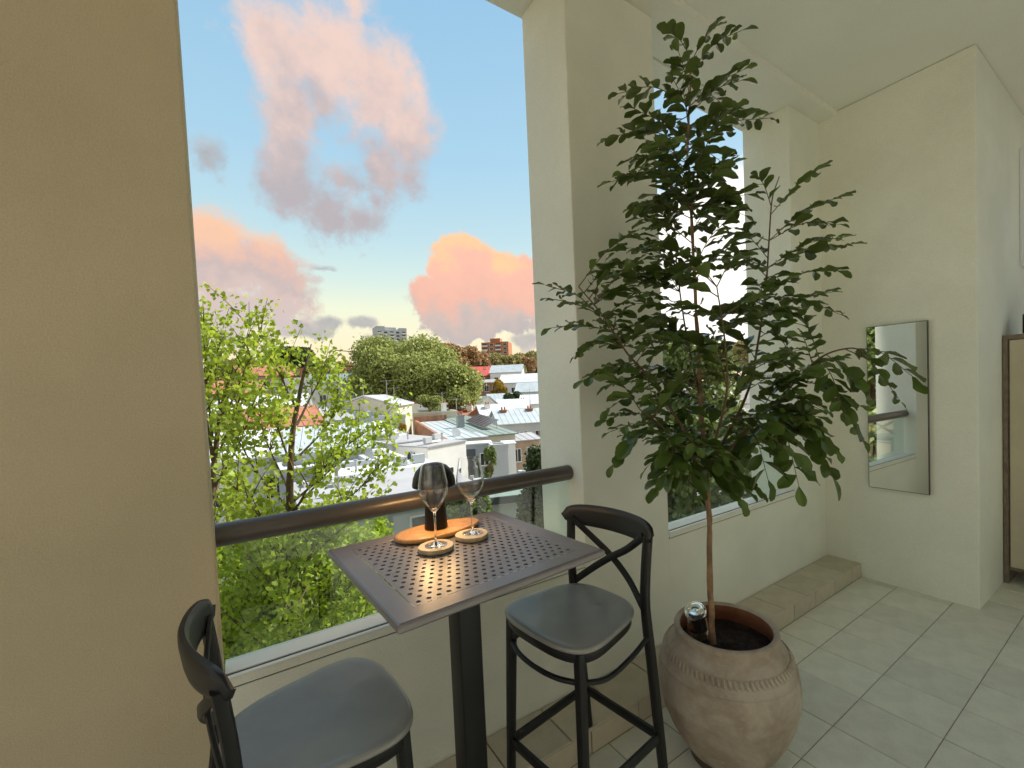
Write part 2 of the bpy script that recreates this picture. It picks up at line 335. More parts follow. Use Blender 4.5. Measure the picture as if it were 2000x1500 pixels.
# floor
fl = struct('floor', MB().box((-1.0, -2.95, -0.3), (XE + .6, YL + .01, -0.004)), M_grout, 'square beige tiled balcony floor')
SX, SY, TX0, TY0 = 0.2824, 0.3088, 2.6422, -0.7751
def tile_mesh(name, sx, sy, h, m, b=0.0025):
    mb = MB(); x, y = sx / 2, sy / 2
    vs = [(-x, -y, -h), (x, -y, -h), (x, y, -h), (-x, y, -h), (-x, -y, -b), (x, -y, -b), (x, y, -b), (-x, y, -b), (-x + b, -y + b, 0), (x - b, -y + b, 0), (x - b, y - b, 0), (-x + b, y - b, 0)]
    mb.add(vs, [(8, 9, 10, 11)] + [(i, (i + 1) % 4, 4 + (i + 1) % 4, 4 + i) for i in range(4)] + [(4 + i, 4 + (i + 1) % 4, 8 + (i + 1) % 4, 8 + i) for i in range(4)])
    me = mb.mesh(name); me.materials.append(m); return me
tm = tile_mesh('tile', SX - 0.0036, SY - 0.0034, 0.012, M_tile)
first = YL - TY0                                     # the cut row beside the ledge
rows = [(TY0 + (j + 0.5) * SY, SY) for j in range(-7, 1)]
cut = tile_mesh('tile', SX - 0.0055, (YL - (TY0 + SY)) - 0.0045, 0.012, M_tile)
for i in range(-13, 8):
    cx_ = TX0 + (i + 0.5) * SX
    if cx_ > XE + 0.35: continue
    for j in range(-7, 2):
        if j == 1: me, cy_ = cut, (TY0 + SY + YL) / 2
        else: me, cy_ = tm, TY0 + (j + 0.5) * SY
        if cx_ - SX / 2 > XM and cy_ - SY / 2 > YM: continue
        o = obj('tile', me, None, fl); o.location = (cx_, cy_, random.uniform(-.0006, .0006)); o.rotation_euler = (random.gauss(0, .0012), random.gauss(0, .0012), 0)
M_bounce_floor = mat('bounce_floor', (.62, .62, .60), .6, vary=.08, scale=8)  # unseen floor, pale and neutral so bounced sun lights the balcony
struct('floor_beyond', MB().box((-1.5, -4.5, -0.3), (-1.001, YL, -0.003)).box((-1.0, -4.5, -0.3), (7, -2.951, -0.003)), M_bounce_floor, 'unseen pale floor beyond the tiles, coloured to bounce sunlight')
lg = struct('ledge', MB().box((-1.5, YL + 0.012, -0.01), (XM, -0.002, ZL - 0.012)), M_grout, 'low tiled step along the foot of the wall')
lt = tile_mesh('tile', SX - 0.007, -YL - 0.006, 0.012, M_ledge, 0.003)
rm = MB().box((-(SX - .007) / 2, 0, 0), ((SX - .007) / 2, 0.011, ZL - 0.004)).mesh('riser_tile'); rm.materials.append(M_ledge)
for i in range(-15, 5):
    cx_ = TX0 + (i + 0.5) * SX + 0.09
    if cx_ - SX / 2 > XM: continue
    o = obj('tile', lt, None, lg); o.location = (cx_, YL / 2, ZL)
    o = obj('riser_tile', rm, None, lg); o.location = (cx_ + 0.1, YL, -0.002)
# handrails and balustrade glass
for (x0, x1, lab) in ((XA - .02, XC1, 'dark round handrail behind the bar table'), (XC2, XW, 'dark round handrail behind the potted tree')):
    h = MB().sweep([(x0, .105, 1.122), (x1 - .012, .105, 1.122)], 0.0375, 28).build('handrail', M_rail, None, 50)
    tag(h, lab, 'handrail')
    MB().sweep([(x1 - .012, .105, 1.122), (x1 - .004, .105, 1.122), (x1 - .0005, .105, 1.122)], [0.038, 0.0365, 0.032], 28).build('end_cap', M_rail, h, 50)
    g = MB().box((x0 + .025, .101, ZS + .0012), (x1 - .006, .109, 1.084)).build('glass_balustrade', M_pane)
    tag(g, 'clear glass balustrade under the handrail ' + ('by the bar table' if x0 < 0 else 'behind the potted tree'), 'glass panel')
# mirror
mir = bpy.data.materials.new('mirror_silver'); mir.use_nodes = True
b = mir.node_tree.nodes['Principled BSDF']; b.inputs['Base Color'].default_value = (0.86, 0.88, 0.86, 1); b.inputs['Metallic'].default_value = 1; b.inputs['Roughness'].default_value = 0.015
M_frame = mat('mirror_edge', (0.05, 0.07, 0.065), 0.3, metal=0.5)
mt = thing('wall_mirror', 'tall frameless rectangular mirror hung on the pale wall', 'mirror', (XM - .0035, -0.484, 0.708), -0.018)
my, mz = 0.179, 1.188
MB().box((-0.018, -my, 0), (-0.0005, my, mz)).build('backing', M_frame, mt)
MB().box((-0.0215, -my + .004, .004), (-0.0185, my - .004, mz - .004)).build('mirror_glass', mir, mt)
# cupboard at the right-hand end
M_dkwood = mat('dark_frame_wood', (0.17, 0.135, 0.10), 0.55, vary=0.2, scale=15)
M_panel = mat('cupboard_panel', (0.50, 0.46, 0.34), 0.7, vary=0.05, scale=5, bump=.1, bscale=200)
cb = thing('cupboard', 'tall beige cupboard with dark frame around the corner', 'cupboard', (XE, 0, 0))
MB().box((0.006, -2.0, 0.10), (0.55, -.9345, 1.752)).build('carcass', M_dkwood, cb)
MB().box((-.006, -.9345, 0.0), (0.55, -.9085, 1.785)).build('stile', M_dkwood, cb, bevel=.002)
MB().box((-.006, -2.0, 1.752), (0.55, -.9352, 1.785)).build('rail', M_dkwood, cb, bevel=.002)
for k in range(2):
    MB().box((-.012, -1.455 - k * .53, 0.128), (.006, -.944 - k * .53, 1.746)).build('door', M_panel, cb, bevel=.003)
bx = MB().sweep([(XE + .2, -1.06, 1.7852), (XE + .2, -1.06, 1.80), (XE + .2, -1.06, 1.925), (XE + .2, -1.06, 1.935)], [.070, .078, .078, .072], 24, power=5, hint=(0, 1, 0)).build('storage_box', M_lampblack, None, 40)
tag(bx, 'small black box standing on top of the cupboard', 'box')
gl = MB().box((5.07, YM - .012, 2.35), (6.2, YM - .002, 3.25)).build('wall_panel', mat('pale_panel', (.75, .77, .76), .5), None)
tag(gl, 'pale panel high on the wall beyond the corner', 'panel')

# ------------------------------------------------------------------ stools
FR_Z = 0.265
def make_stool(label):
    t = thing('bar_stool', label, 'bar stool', group='cross-back bar stools at the table')
    for s in (1, -1):
        MB().sweep([(.17, .185 * s, 0), (.158, .176 * s, .35), (.144, .165 * s, .722)], [.0135, .0155, .0175], 10, (1, 0, 0), 3).build('leg', M_black, t, 45)
        MB().sweep(catmull([(-.245, .183 * s, 0), (-.222, .180 * s, .25), (-.192, .176 * s, .55), (-.172, .174 * s, .74), (-.174, .178 * s, .86), (-.186, .184 * s, .99)], 4),
                   [(.0135 + .004 * math.sin(min(i / 12, 1) * 3), .016) for i in range(21)], 10, (0, 1, 0), 3).build('back_leg', M_black, t, 45)
    # seat: rounded trapezoid, gently dished
    prof = []
    def outline(a):
        c, q = math.cos(a), math.sin(a); n = 3.9
        x = math.copysign(abs(c) ** (2 / n), c) * .178; y = math.copysign(abs(q) ** (2 / n), q)
        x += -.012 * (1 - abs(y) ** 2) * (1 if c < 0 else -1.4)
        wdt = .198 + .028 * (x / .178) - .004
        return x, y * wdt
    rings = [(0.0, -.008), (.25, -.0075), (.5, -.006), (.72, -.003), (.86, -.0005), (.94, .0005), (.975, -.0012), (.994, -.005), (1.0, -.010), (.996, -.015), (.975, -.0185), (.6, -.0185)]
    seg = 56; vs = []; fs = []
    for (k, z) in rings:
        for i in range(seg):
            x, y = outline(2 * math.pi * i / seg); vs.append((x * k + .004, y * k, .742 + z))
    for j in range(len(rings) - 1):
        for i in range(seg):
            i2 = (i + 1) % seg; fs.append((j * seg + i, (j + 1) * seg + i, (j + 1) * seg + i2, j * seg + i2))
    MB().add(vs, fs).build('seat', M_seat_sheen, t, 60)
    # apron under the seat
    vs = []; fs = []
    ap = [(.955, -.0186), (.960, -.024), (.955, -.046), (.945, -.050), (.89, -.050), (.885, -.0186)]
    for (k, z) in ap:
        for i in range(seg):
            x, y = outline(2 * math.pi * i / seg); vs.append((x * k + .004, y * k, .742 + z))
    for j in range(len(ap) - 1):
        for i in range(seg):
            i2 = (i + 1) % seg; fs.append((j * seg + i, (j + 1) * seg + i, (j + 1) * seg + i2, j * seg + i2))
    MB().add(vs, fs).build('apron', M_black, t, 50)
    # curved top rail
    vs = []; fs = []; n = 28; zc = .998
    for i in range(n + 1):
        y = -.218 + .436 * i / n; u = y / .218; x = -.168 - .058 * (1 - u * u)
        hh = .037 * (1 - abs(u) ** 7) ** .5 + .001; hh *= 1.0 + .10 * (1 - u * u); th = .0095 * (1 - abs(u) ** 12) ** .5 + .0008
        nx, ny = 1.0, -.116 * u / .218 * 1.0; l = math.hypot(nx, ny); nx /= l; ny /= l
        for k in range(12):
            a = 2 * math.pi * (k + .5) / 12; c, q = math.cos(a), math.sin(a)
            c = math.copysign(abs(c) ** .6, c); q = math.copysign(abs(q) ** .6, q)
            vs.append((x + nx * th * c - .010 * q * .5, y + ny * th * c, zc + hh * q))
    for i in range(n):
        for k in range(12):
            k2 = (k + 1) % 12; fs.append((i * 12 + k, i * 12 + k2, (i + 1) * 12 + k2, (i + 1) * 12 + k))
    fs += [tuple(reversed(range(12))), tuple(n * 12 + k for k in range(12))]
    MB().add(vs, fs).build('top_rail', M_black, t, 50)
    for s in (1, -1):                                # crossed slats
        off = .006 * s
        MB().sweep(catmull([(-.178, .172 * s, .985), (-.200 + off, .085 * s, .915), (-.205 + off, 0.0, .862), (-.196 + off, -.085 * s, .80), (-.172, -.165 * s, .735)], 5),
                   (.0135, .0055), 8, (1, 0, 0), 3.5).build('cross_slat', M_black, t, 45)
    # foot rails
    def foot(z, i):
        k = z / .70
        return Vector((.17 - .025 * k, .185 * i - .02 * k * i, z))
    def back(z, i): return Vector((-.245 + .07 * z / .74, .183 * i - .009 * i * z / .74, z))
    for pts in ([foot(FR_Z, 1), foot(FR_Z, -1)], [foot(FR_Z, 1), back(FR_Z, 1)], [foot(FR_Z, -1), back(FR_Z, -1)], [back(FR_Z, 1), back(FR_Z, -1)]):
        MB().sweep(pts, (.0085, .0175), 8, (0, 0, 1), 4).build('foot_rail', M_black, t, 45)
    # bowed brace below the seat
    zb = .628
    for pts in ([(.147, .167, zb), (.176, .09, zb - .004), (.184, 0, zb - .006), (.176, -.09, zb - .004), (.147, -.167, zb)],
                [(.147, .167, zb), (.06, .196, zb - .012), (-.06, .196, zb + .0), (-.185, .176, zb + .012)],
                [(.147, -.167, zb), (.06, -.196, zb - .012), (-.06, -.196, zb + .0), (-.185, -.176, zb + .012)]):
        MB().sweep(catmull(pts, 6), .0085, 8).build('brace', M_black, t, 50)
    return t
def copy_tree(o, parent=None):
    c = o.copy(); COL.objects.link(c); c.parent = parent
    for ch in list(o.children): copy_tree(ch, c)
    return c
s2 = make_stool('black cross-back bar stool beside the terracotta pot')
s1 = copy_tree(s2); s1['label'] = 'black cross-back bar stool against the left wall, seen from behind its curved backrest'
s2.location = (0.930, -0.428, 0); s2.rotation_euler = (0, 0, R(187.5))
s1.scale = s2.scale = (1.03, 1.03, 1.03)
s1.location = (0.108, -0.442, 0); s1.rotation_euler = (0, 0, R(6))

# ------------------------------------------------------------------ bar table
TZ, TH = 1.0544, 0.3162
tb = thing('bar_table', 'square dark grey bar table with perforated top', 'bar table', (0.543, -0.368, 0), 0.0699)
ins = 0.257
mb = MB()
for (a, b_) in (((-TH, -TH), (TH, -ins)), ((-TH, ins), (TH, TH)), ((-TH, -ins), (-ins, ins)), ((ins, -ins), (TH, ins))):
    pass
frame_pts = lambda r: [(-r, -r), (r, -r), (r, r), (-r, r)]
prof = [(ins - .001, TZ - .016), (ins - .001, TZ - .002), (ins + .0015, TZ), (TH - .006, TZ), (TH - .0015, TZ - .0025), (TH, TZ - .007), (TH, TZ - .018), (TH - .010, TZ - .026), (ins - .001, TZ - .022)]
vs = [(x, y, z) for (r_, z) in prof for (x, y) in frame_pts(r_)]; fs = []
for i in range(len(prof)):
    j = (i + 1) % len(prof)
    for k in range(4): fs.append((i * 4 + k, i * 4 + (k + 1) % 4, j * 4 + (k + 1) % 4, j * 4 + k))
fr_ = MB().add(vs, fs).build('top_frame', M_table, tb)
# perforated panel: staggered round holes with real walls
nrow = 19; pit = 2 * (ins - .006) / nrow; hr = pit * .25; z1 = TZ - .0012; z0 = TZ - .009
mb = MB()
half = ins - .0025
lead = half - (ins - .006)
def plain(x0, x1, y0, y1): mb.add([(x0, y0, z1), (x1, y0, z1), (x1, y1, z1), (x0, y1, z1)], [(0, 1, 2, 3)])
def cell(cx_, cy_):
    h = pit / 2; o = []; q = []
    for k in range(8):
        a = math.pi / 4 * k + math.pi / 8
        q.append((cx_ + hr * math.cos(a), cy_ + hr * math.sin(a)))
    sq = [(cx_ + h, cy_ + h * .4142), (cx_ + h * .4142, cy_ + h), (cx_ - h * .4142, cy_ + h), (cx_ - h, cy_ + h * .4142), (cx_ - h, cy_ - h * .4142), (cx_ - h * .4142, cy_ - h), (cx_ + h * .4142, cy_ - h), (cx_ + h, cy_ - h * .4142)]
    cor = [(cx_ + h, cy_ + h), (cx_ - h, cy_ + h), (cx_ - h, cy_ - h), (cx_ + h, cy_ - h)]
    vs = [(x, y, z1) for x, y in q] + [(x, y, z1) for x, y in sq] + [(x, y, z1) for x, y in cor] + [(x, y, z0) for x, y in q]
    fs = []
    for k in range(8): fs.append((k, 8 + k, 8 + (k + 1) % 8, (k + 1) % 8)); fs.append((k, (k + 1) % 8, 20 + (k + 1) % 8, 20 + k))
    fs += [(8, 16, 9), (10, 17, 11), (12, 18, 13), (14, 19, 15)]
    mb.add(vs, fs)
E0 = ins - .006
plain(-half, half, -half, -E0); plain(-half, half, E0, half); plain(-half, -E0, -E0, E0); plain(E0, half, -E0, E0)
for r_ in range(nrow):
    y = -E0 + (r_ + .5) * pit
    if r_ % 2:
        plain(-E0, -E0 + pit / 2, y - pit / 2, y + pit / 2); plain(E0 - pit / 2, E0, y - pit / 2, y + pit / 2)
        for c_ in range(nrow - 1): cell(-E0 + (c_ + 1) * pit, y)
    else:
        for c_ in range(nrow): cell(-E0 + (c_ + .5) * pit, y)
mb.build('perforated_panel', M_table, tb)
MB().box((-.14, -.14, TZ - .05), (.14, .14, TZ - .0265)).build('mounting_plate', M_black, tb, bevel=.004)
MB().sweep([(0, 0, .02), (0, 0, TZ - .05)], .0395, 16, (1, 0, 0), 9).build('post', M_black, tb, 30)
MB().box((-.20, -.20, 0), (.20, .115, .012)).sweep([(0, 0, .012), (0, 0, .045), (0, 0, .06)], [.055, .05, .042], 16, (1, 0, 0), 8).build('base_plate', M_black, tb)

# ------------------------------------------------------------------ things on the table
def wood(name, a, b_, scale, ring=9.0):
    m = bpy.data.materials.new(name); m.use_nodes = True; nt = NT(m.node_tree); p = m.node_tree.nodes['Principled BSDF']
    tcn = nt.node('ShaderNodeTexCoord'); v = nt.vmath('MULTIPLY', tcn.outputs['Object'], scale)
    f = nt.noise(v, 3.0, 6, 0.6, 1.2)
    wv = nt.math('FRACT', nt.math('MULTIPLY', f, ring))
    nt.put(p.inputs['Base Color'], nt.ramp(wv, [(0, a), (0.55, b_), (1, a)])); p.inputs['Roughness'].default_value = 0.42
    return m
M_board = wood('acacia_board', (0.34, 0.155, 0.045), (0.60, 0.35, 0.13), (3, 26, 8), 7.0)
M_coaster = wood('coaster_wood', (0.52, 0.43, 0.30), (0.62, 0.54, 0.40), (30, 30, 5), 3.0)
M_rim = mat('coaster_bark', (0.50, 0.38, 0.22), 0.7, vary=0.25, scale=50)
bd = thing('serving_board', 'oval wooden serving board under the black lamp', 'serving board', (0.552, -0.158, TZ), R(4))
out = []
for i in range(64):
    a = 2 * math.pi * i / 64; c, q = math.cos(a), math.sin(a)
    out.append((math.copysign(abs(c) ** .86, c) * .156, math.copysign(abs(q) ** .95, q) * (.080 - .012 * c)))
vs = []; fs = []
for (k, z) in ((.90, .0005), (.97, .003), (1.0, .008), (.995, .0125), (.97, .0165), (.93, .0178), (.0, .0178)):
    vs += [(x * k, y * k, z) for x, y in out]
for j in range(6):
    for i in range(64): fs.append((j * 64 + i, j * 64 + (i + 1) % 64, (j + 1) * 64 + (i + 1) % 64, (j + 1) * 64 + i))
MB().add(vs, fs).build('board', M_board, bd, 50)
LZ = TZ + .0178
lp = thing('table_lamp', 'black mushroom-shaped portable lamp lit on the wooden board', 'lamp', (0.545, -0.150, LZ))
MB().lathe([(.036, 0), (.0395, .001), (.040, .004), (.034, .10), (.031, .158), (.026, .160), (0, .160)], 40).build('lamp_base', M_lampblack, lp, 40)
dome = [(.073, .150), (.0745, .152), (.0745, .160), (.071, .180), (.062, .203), (.046, .220), (.024, .2295), (.0, .232)]
inner = [(.0, .228), (.023, .2255), (.044, .216), (.059, .2), (.0675, .179), (.0705, .160), (.071, .1525), (.073, .150)]
MB().lathe(inner + dome[1:], 48).build('lamp_shade', M_lampblack, lp, 45)
em = bpy.data.materials.new('warm_led'); em.use_nodes = True; nt = NT(em.node_tree)
e_ = nt.node('ShaderNodeEmission'); e_.inputs[0].default_value = (1.0, 0.62, 0.28, 1); e_.inputs[1].default_value = 9.0
nt.l.new(e_.outputs[0], em.node_tree.nodes['Material Output'].inputs[0])
MB().lathe([(.034, .1725), (.062, .1725), (.062, .176), (.034, .176)], 40, close=True).build('led_ring', em, lp)
for k in range(4):                                    # the lamp's own light, round the stem under the shade
    ld = bpy.data.lights.new('lamp_glow', 'POINT'); ld.energy = 0.5; ld.color = (1.0, 0.60, 0.26); ld.shadow_soft_size = 0.008
    lo = bpy.data.objects.new('lamp_glow', ld); COL.objects.link(lo); lo.parent = lp
    lo.location = (.050 * math.cos(k * math.pi / 2 + .6), .050 * math.sin(k * math.pi / 2 + .6), .160)
M_glass = bpy.data.materials.new('crystal'); M_glass.use_nodes = True
p = M_glass.node_tree.nodes['Principled BSDF']; p.inputs['Transmission Weight'].default_value = 1; p.inputs['Roughness'].default_value = 0.0; p.inputs['IOR'].default_value = 1.46; p.inputs['Base Color'].default_value = (1, 1, 1, 1)
def coaster(x, y, lab, r=.056, seed=1):
    rr = random.Random(seed); t = thing('coaster', lab, 'coaster', (x, y, TZ), rr.uniform(0, 6), 'round wooden coasters')
    n = 40; o_ = [(1 + .025 * math.sin(3 * 2 * math.pi * i / n + seed) + rr.uniform(-.008, .008)) for i in range(n)]
    vs = []; fs = []
    for (k, z) in ((.95, .0004), (.99, .002), (1, .006), (1, .012), (.985, .0145)):
        vs += [(r * k * o_[i] * math.cos(2 * math.pi * i / n), r * k * o_[i] * math.sin(2 * math.pi * i / n), z) for i in range(n)]
    for j in range(4):
        for i in range(n): fs.append((j * n + i, j * n + (i + 1) % n, (j + 1) * n + (i + 1) % n, (j + 1) * n + i))
    fs.append(tuple(reversed(range(n))))
    MB().add(vs, fs).build('bark_edge', M_rim, t, 50)
    MB().add([(r * .984 * o_[i] * math.cos(2 * math.pi * i / n), r * .984 * o_[i] * math.sin(2 * math.pi * i / n), .0146) for i in range(n)], [tuple(range(n))]).build('face', M_coaster, t)
    return t
def wine_glass(x, y, lab, s=1.0):
    t = thing('wine_glass', lab, 'wine glass', (x, y, TZ + .0150), 0, 'wine glasses on coasters')
    bowl_o = [(.0045, .104), (.0075, .108), (.016, .117), (.030, .137), (.0415, .158), (.0460, .172), (.0465, .182), (.0445, .200), (.0395, .228), (.0352, .252), (.0345, .2565)]
    bowl_i = [(.0337, .2565), (.0343, .252), (.0386, .228), (.0436, .200), (.0456, .182), (.0450, .172), (.0405, .158), (.029, .1378), (.0145, .1186), (.005, .1125), (.0, .1115)]
    foot = [(.0, .0004), (.033, .0004), (.0345, .0012), (.0335, .0020), (.020, .0034), (.0085, .0065), (.0045, .0125), (.0034, .025), (.0031, .055), (.0033, .085), (.0045, .104)]
    MB().lathe([(r_ * s, z * s) for r_, z in foot + bowl_o[1:] + bowl_i], 48).build('bowl_and_stem', M_glass, t, 60)
    return t
coaster(.482, -.316, 'round wooden coaster at the front edge of the board', .055, 1); wine_glass(.482, -.316, 'empty tulip wine glass standing in front of the lamp')
coaster(.618, -.288, 'round wooden coaster at the right end of the board', .055, 5); wine_glass(.622, -.286, 'empty tulip wine glass right of the lamp against the handrail')
# ------------------------------------------------------------------ terracotta pot
def pot_mat(name, a, b_, c_, sc=5.0):
    m = bpy.data.materials.new(name); m.use_nodes = True; nt = NT(m.node_tree); p = m.node_tree.nodes['Principled BSDF']
    tcn = nt.node('ShaderNodeTexCoord'); v = tcn.outputs['Object']
    f = nt.noise(v, sc, 6, 0.65, 0.4); g = nt.noise(nt.vmath('MULTIPLY', v, (1, 1, 2.2)), sc * 5, 4, 0.7)
    c = nt.mix(nt.smooth(f, 0.36, 0.66), c4(a), c4(b_)); c = nt.mix(nt.smooth(g, 0.52, 0.72), c, c4(c_))
    nt.put(p.inputs['Base Color'], c); p.inputs['Roughness'].default_value = 0.85; p.inputs['Specular IOR Level'].default_value = 0.25
    bn = nt.node('ShaderNodeBump'); bn.inputs['Strength'].default_value = 0.35; bn.inputs['Distance'].default_value = 0.006
    nt.put(bn.inputs['Height'], nt.noise(v, 45, 5, 0.6)); nt.put(p.inputs['Normal'], bn.outputs[0]); return m
M_pot = pot_mat('washed_terracotta', (0.30, 0.245, 0.185), (0.46, 0.405, 0.33), (0.40, 0.35, 0.28))
M_potin = pot_mat('raw_terracotta', (0.20, 0.075, 0.035), (0.28, 0.12, 0.06), (0.23, 0.09, 0.045))
POT = Vector((1.590, -0.582, 0.0))
M_stand = mat('stand_wood', (.07, .05, .035), .6, vary=.2, scale=15)
st = MB().lathe([(.0, .001), (.150, .001), (.156, .006), (.156, .040), (.150, .046), (0, .046)], 40).build('pot_stand', M_stand, None, 40)
st.location = POT; tag(st, 'low dark round stand under the terracotta pot', 'plant stand')
pt = thing('plant_pot', 'large rounded terracotta pot with notched band below its rim', 'pot', POT + Vector((0, 0, .047)))
outer = [(.0, .0), (.158, .0), (.172, .006), (.203, .05), (.234, .11), (.257, .17), (.268, .225), (.2725, .236), (.2705, .240), (.274, .275), (.270, .325), (.2625, .352), (.2645, .357), (.2585, .361), (.255, .375), (.233, .415), (.215, .437), (.204, .454), (.200, .468), (.2025, .482), (.203, .490), (.199, .4965), (.191, .4985), (.184, .4975), (.179, .490)]
inn = [(.184, .4975), (.179, .490), (.178, .478), (.181, .46), (.196, .43), (.208, .40)]
MB().lathe(outer, 72, cap=False).build('pot_body', M_pot, pt, 60)
MB().lathe(inn[1:], 72, cap=False).build('pot_inside', M_potin, pt, 60)
mb = MB()                                            # pressed rope band
for k in range(78):
    a = 2 * math.pi * k / 78
    Mx = Matrix.Rotation(a, 4, 'Z') @ Matrix.Translation((.2425, 0, .402)) @ Matrix.Rotation(R(-31), 4, 'Y') @ Matrix.Rotation(R(14), 4, 'X')
    q = 8
    mb.add([Mx @ Vector((.0060 * math.cos(t2) * w_, .0072 * math.sin(t2) * w_, z_)) for (z_, w_) in ((-.017, .4), (-.011, 1), (.011, 1), (.017, .4)) for t2 in [2 * math.pi * i / q for i in range(q)]],
           [(j * q + i, j * q + (i + 1) % q, (j + 1) * q + (i + 1) % q, (j + 1) * q + i) for j in range(3) for i in range(q)])
mb.build('notched_band', M_pot, pt, 60)
vs = []; fs = []
for j in range(12):
    for i in range(48):
        a = 2 * math.pi * i / 48; r_ = .206 * j / 11
        vs.append((r_ * math.cos(a), r_ * math.sin(a), .408 + .018 * math.sin(7 * r_ * 9 + a * 2) * .4 + random.uniform(-.006, .006)))
for j in range(11):
    for i in range(48): fs.append((j * 48 + i, j * 48 + (i + 1) % 48, (j + 1) * 48 + (i + 1) % 48, (j + 1) * 48 + i))
so_ = MB().add(vs, fs).build('soil', M_soil, pt, 80)
# glass bottle pushed upside down into the soil
M_bottle = bpy.data.materials.new('bottle_glass'); M_bottle.use_nodes = True
p = M_bottle.node_tree.nodes['Principled BSDF']; p.inputs['Transmission Weight'].default_value = 1; p.inputs['Roughness'].default_value = 0.03; p.inputs['IOR'].default_value = 1.45; p.inputs['Base Color'].default_value = (.93, .97, .95, 1)
bt = thing('glass_bottle', 'clear ribbed glass bottle upside down in the pot soil', 'bottle', POT + Vector((-.062, .075, .455)))
bt.rotation_euler = (R(8), R(-20), 0)
rib = []
for k in range(9): z_ = .085 - k * .004; rib += [(.0385, z_), (.0372, z_ - .002)]
bo = [(.0, .160), (.012, .158), (.020, .1625), (.030, .165), (.036, .163), (.0395, .157), (.0398, .150), (.0375, .143), (.037, .115), (.0385, .098), (.039, .090)] + rib + [(.037, .045), (.034, .028), (.024, .008), (.016, -.008), (.014, -.02)]
bi = [(.0125, -.02), (.0145, -.007), (.022, .010), (.031, .029), (.034, .046), (.0345, .09), (.0345, .115), (.0345, .145), (.032, .150), (.0, .150)]
MB().lathe([(a_ * 1.12, b_ * 1.15) for a_, b_ in bo + bi], 40).build('bottle_body', M_bottle, bt, 60)

# ------------------------------------------------------------------ potted tree
tree = thing('potted_tree', 'tall slender tree with dark glossy leaves growing in terracotta pot', 'tree', POT + Vector((-.01, .0, .45)))
TO = tree.location.copy()
D0 = (Vector((1.595, -.585, 1.2)) - CAM).dot(FWD)      # depth of the trunk
def tp(px, py, dd=0.0): return at(px, py, D0 + dd) - TO
stems = {
 'main': ([(1391, 1256, 0), (1386, 1100, 0), (1383, 960, .0), (1374, 860, .01), (1366, 740, .0), (1360, 620, .02), (1354, 500, .0), (1348, 380, -.02), (1342, 280, .0), (1348, 190, .0), (1347, 110, 0)], .0130, .003),
 'right': ([(1380, 905, 0), (1420, 850, .04), (1462, 760, .08), (1482, 660, .10), (1496, 560, .12), (1502, 470, .14), (1508, 390, .14), (1522, 345, .15)], .0075, .002),
 'low_right': ([(1381, 930, 0), (1450, 850, -.05), (1530, 770, -.08), (1600, 700, -.12), (1660, 680, -.16), (1690, 690, -.2)], .0065, .002),
 'left': ([(1380, 900, 0), (1330, 830, -.06), (1270, 740, -.12), (1225, 690, -.16), (1180, 620, -.20), (1130, 560, -.24)], .0068, .002),
 'back': ([(1376, 880, 0), (1368, 780, .12), (1340, 650, .24), (1322, 520, .28), (1318, 420, .3)], .0065, .002),
 'front': ([(1380, 920, 0), (1400, 850, -.14), (1420, 760, -.26), (1415, 660, -.32), (1400, 560, -.34)], .0065, .002),
 'low_left': ([(1382, 930, 0), (1340, 880, -.1), (1290, 830, -.18), (1250, 800, -.24)], .0055, .002)}
SP = []
for nm, (pp, r0, r1) in stems.items():
    pts = catmull([tp(*p_) for p_ in pp], 5); n = len(pts)
    wob = [Vector((random.gauss(0, .0016), random.gauss(0, .0016), 0)) if nm == 'main' else Vector() for _ in pts]
    MB().sweep([p_ + w_ for p_, w_ in zip(pts, wob)], [r0 + (r1 - r0) * (i / (n - 1)) ** .8 + (.0012 * (i % 4 == 0) if nm == 'main' else 0) for i in range(n)], 9).build('trunk' if nm == 'main' else 'branch', M_bark if nm == 'main' else M_twig, tree, 60)
    for i, p_ in enumerate(pts):
        if i / (n - 1) > (.36 if nm == 'main' else .22): SP.append((nm, i / (n - 1), p_))
def leaf_verts(fold, wave, ph, curl):
    """wavy obovate leaflet along +x, length 1"""
    us = [0, .1, .28, .5, .72, .90, 1.0]; ws = [.02, .09, .19, .255, .272, .205, .07]; vs = []; fs = []
    for i, (u, w_) in enumerate(zip(us, ws)):
        zc_ = -curl * u * u
        for k, s in enumerate((-1, -.5, 0, .5, 1)):
            vs.append((u, w_ * s, zc_ + fold * abs(s) * w_ + wave * math.sin(9 * u + ph + (1.3 if s > 0 else 0)) * abs(s) * w_))
    for i in range(6):
        for k in range(4): fs.append((i * 5 + k, (i + 1) * 5 + k, (i + 1) * 5 + k + 1, i * 5 + k + 1))
    return np.array(vs), np.array(fs)
LV = [leaf_verts(random.uniform(.15, .55), random.uniform(.15, .45), random.uniform(0, 6), random.uniform(.02, .28)) for _ in range(8)]
leaves = []     # (matrix 4x4 np, variant)
tw = MB()
UP = Vector((0, 0, 1))
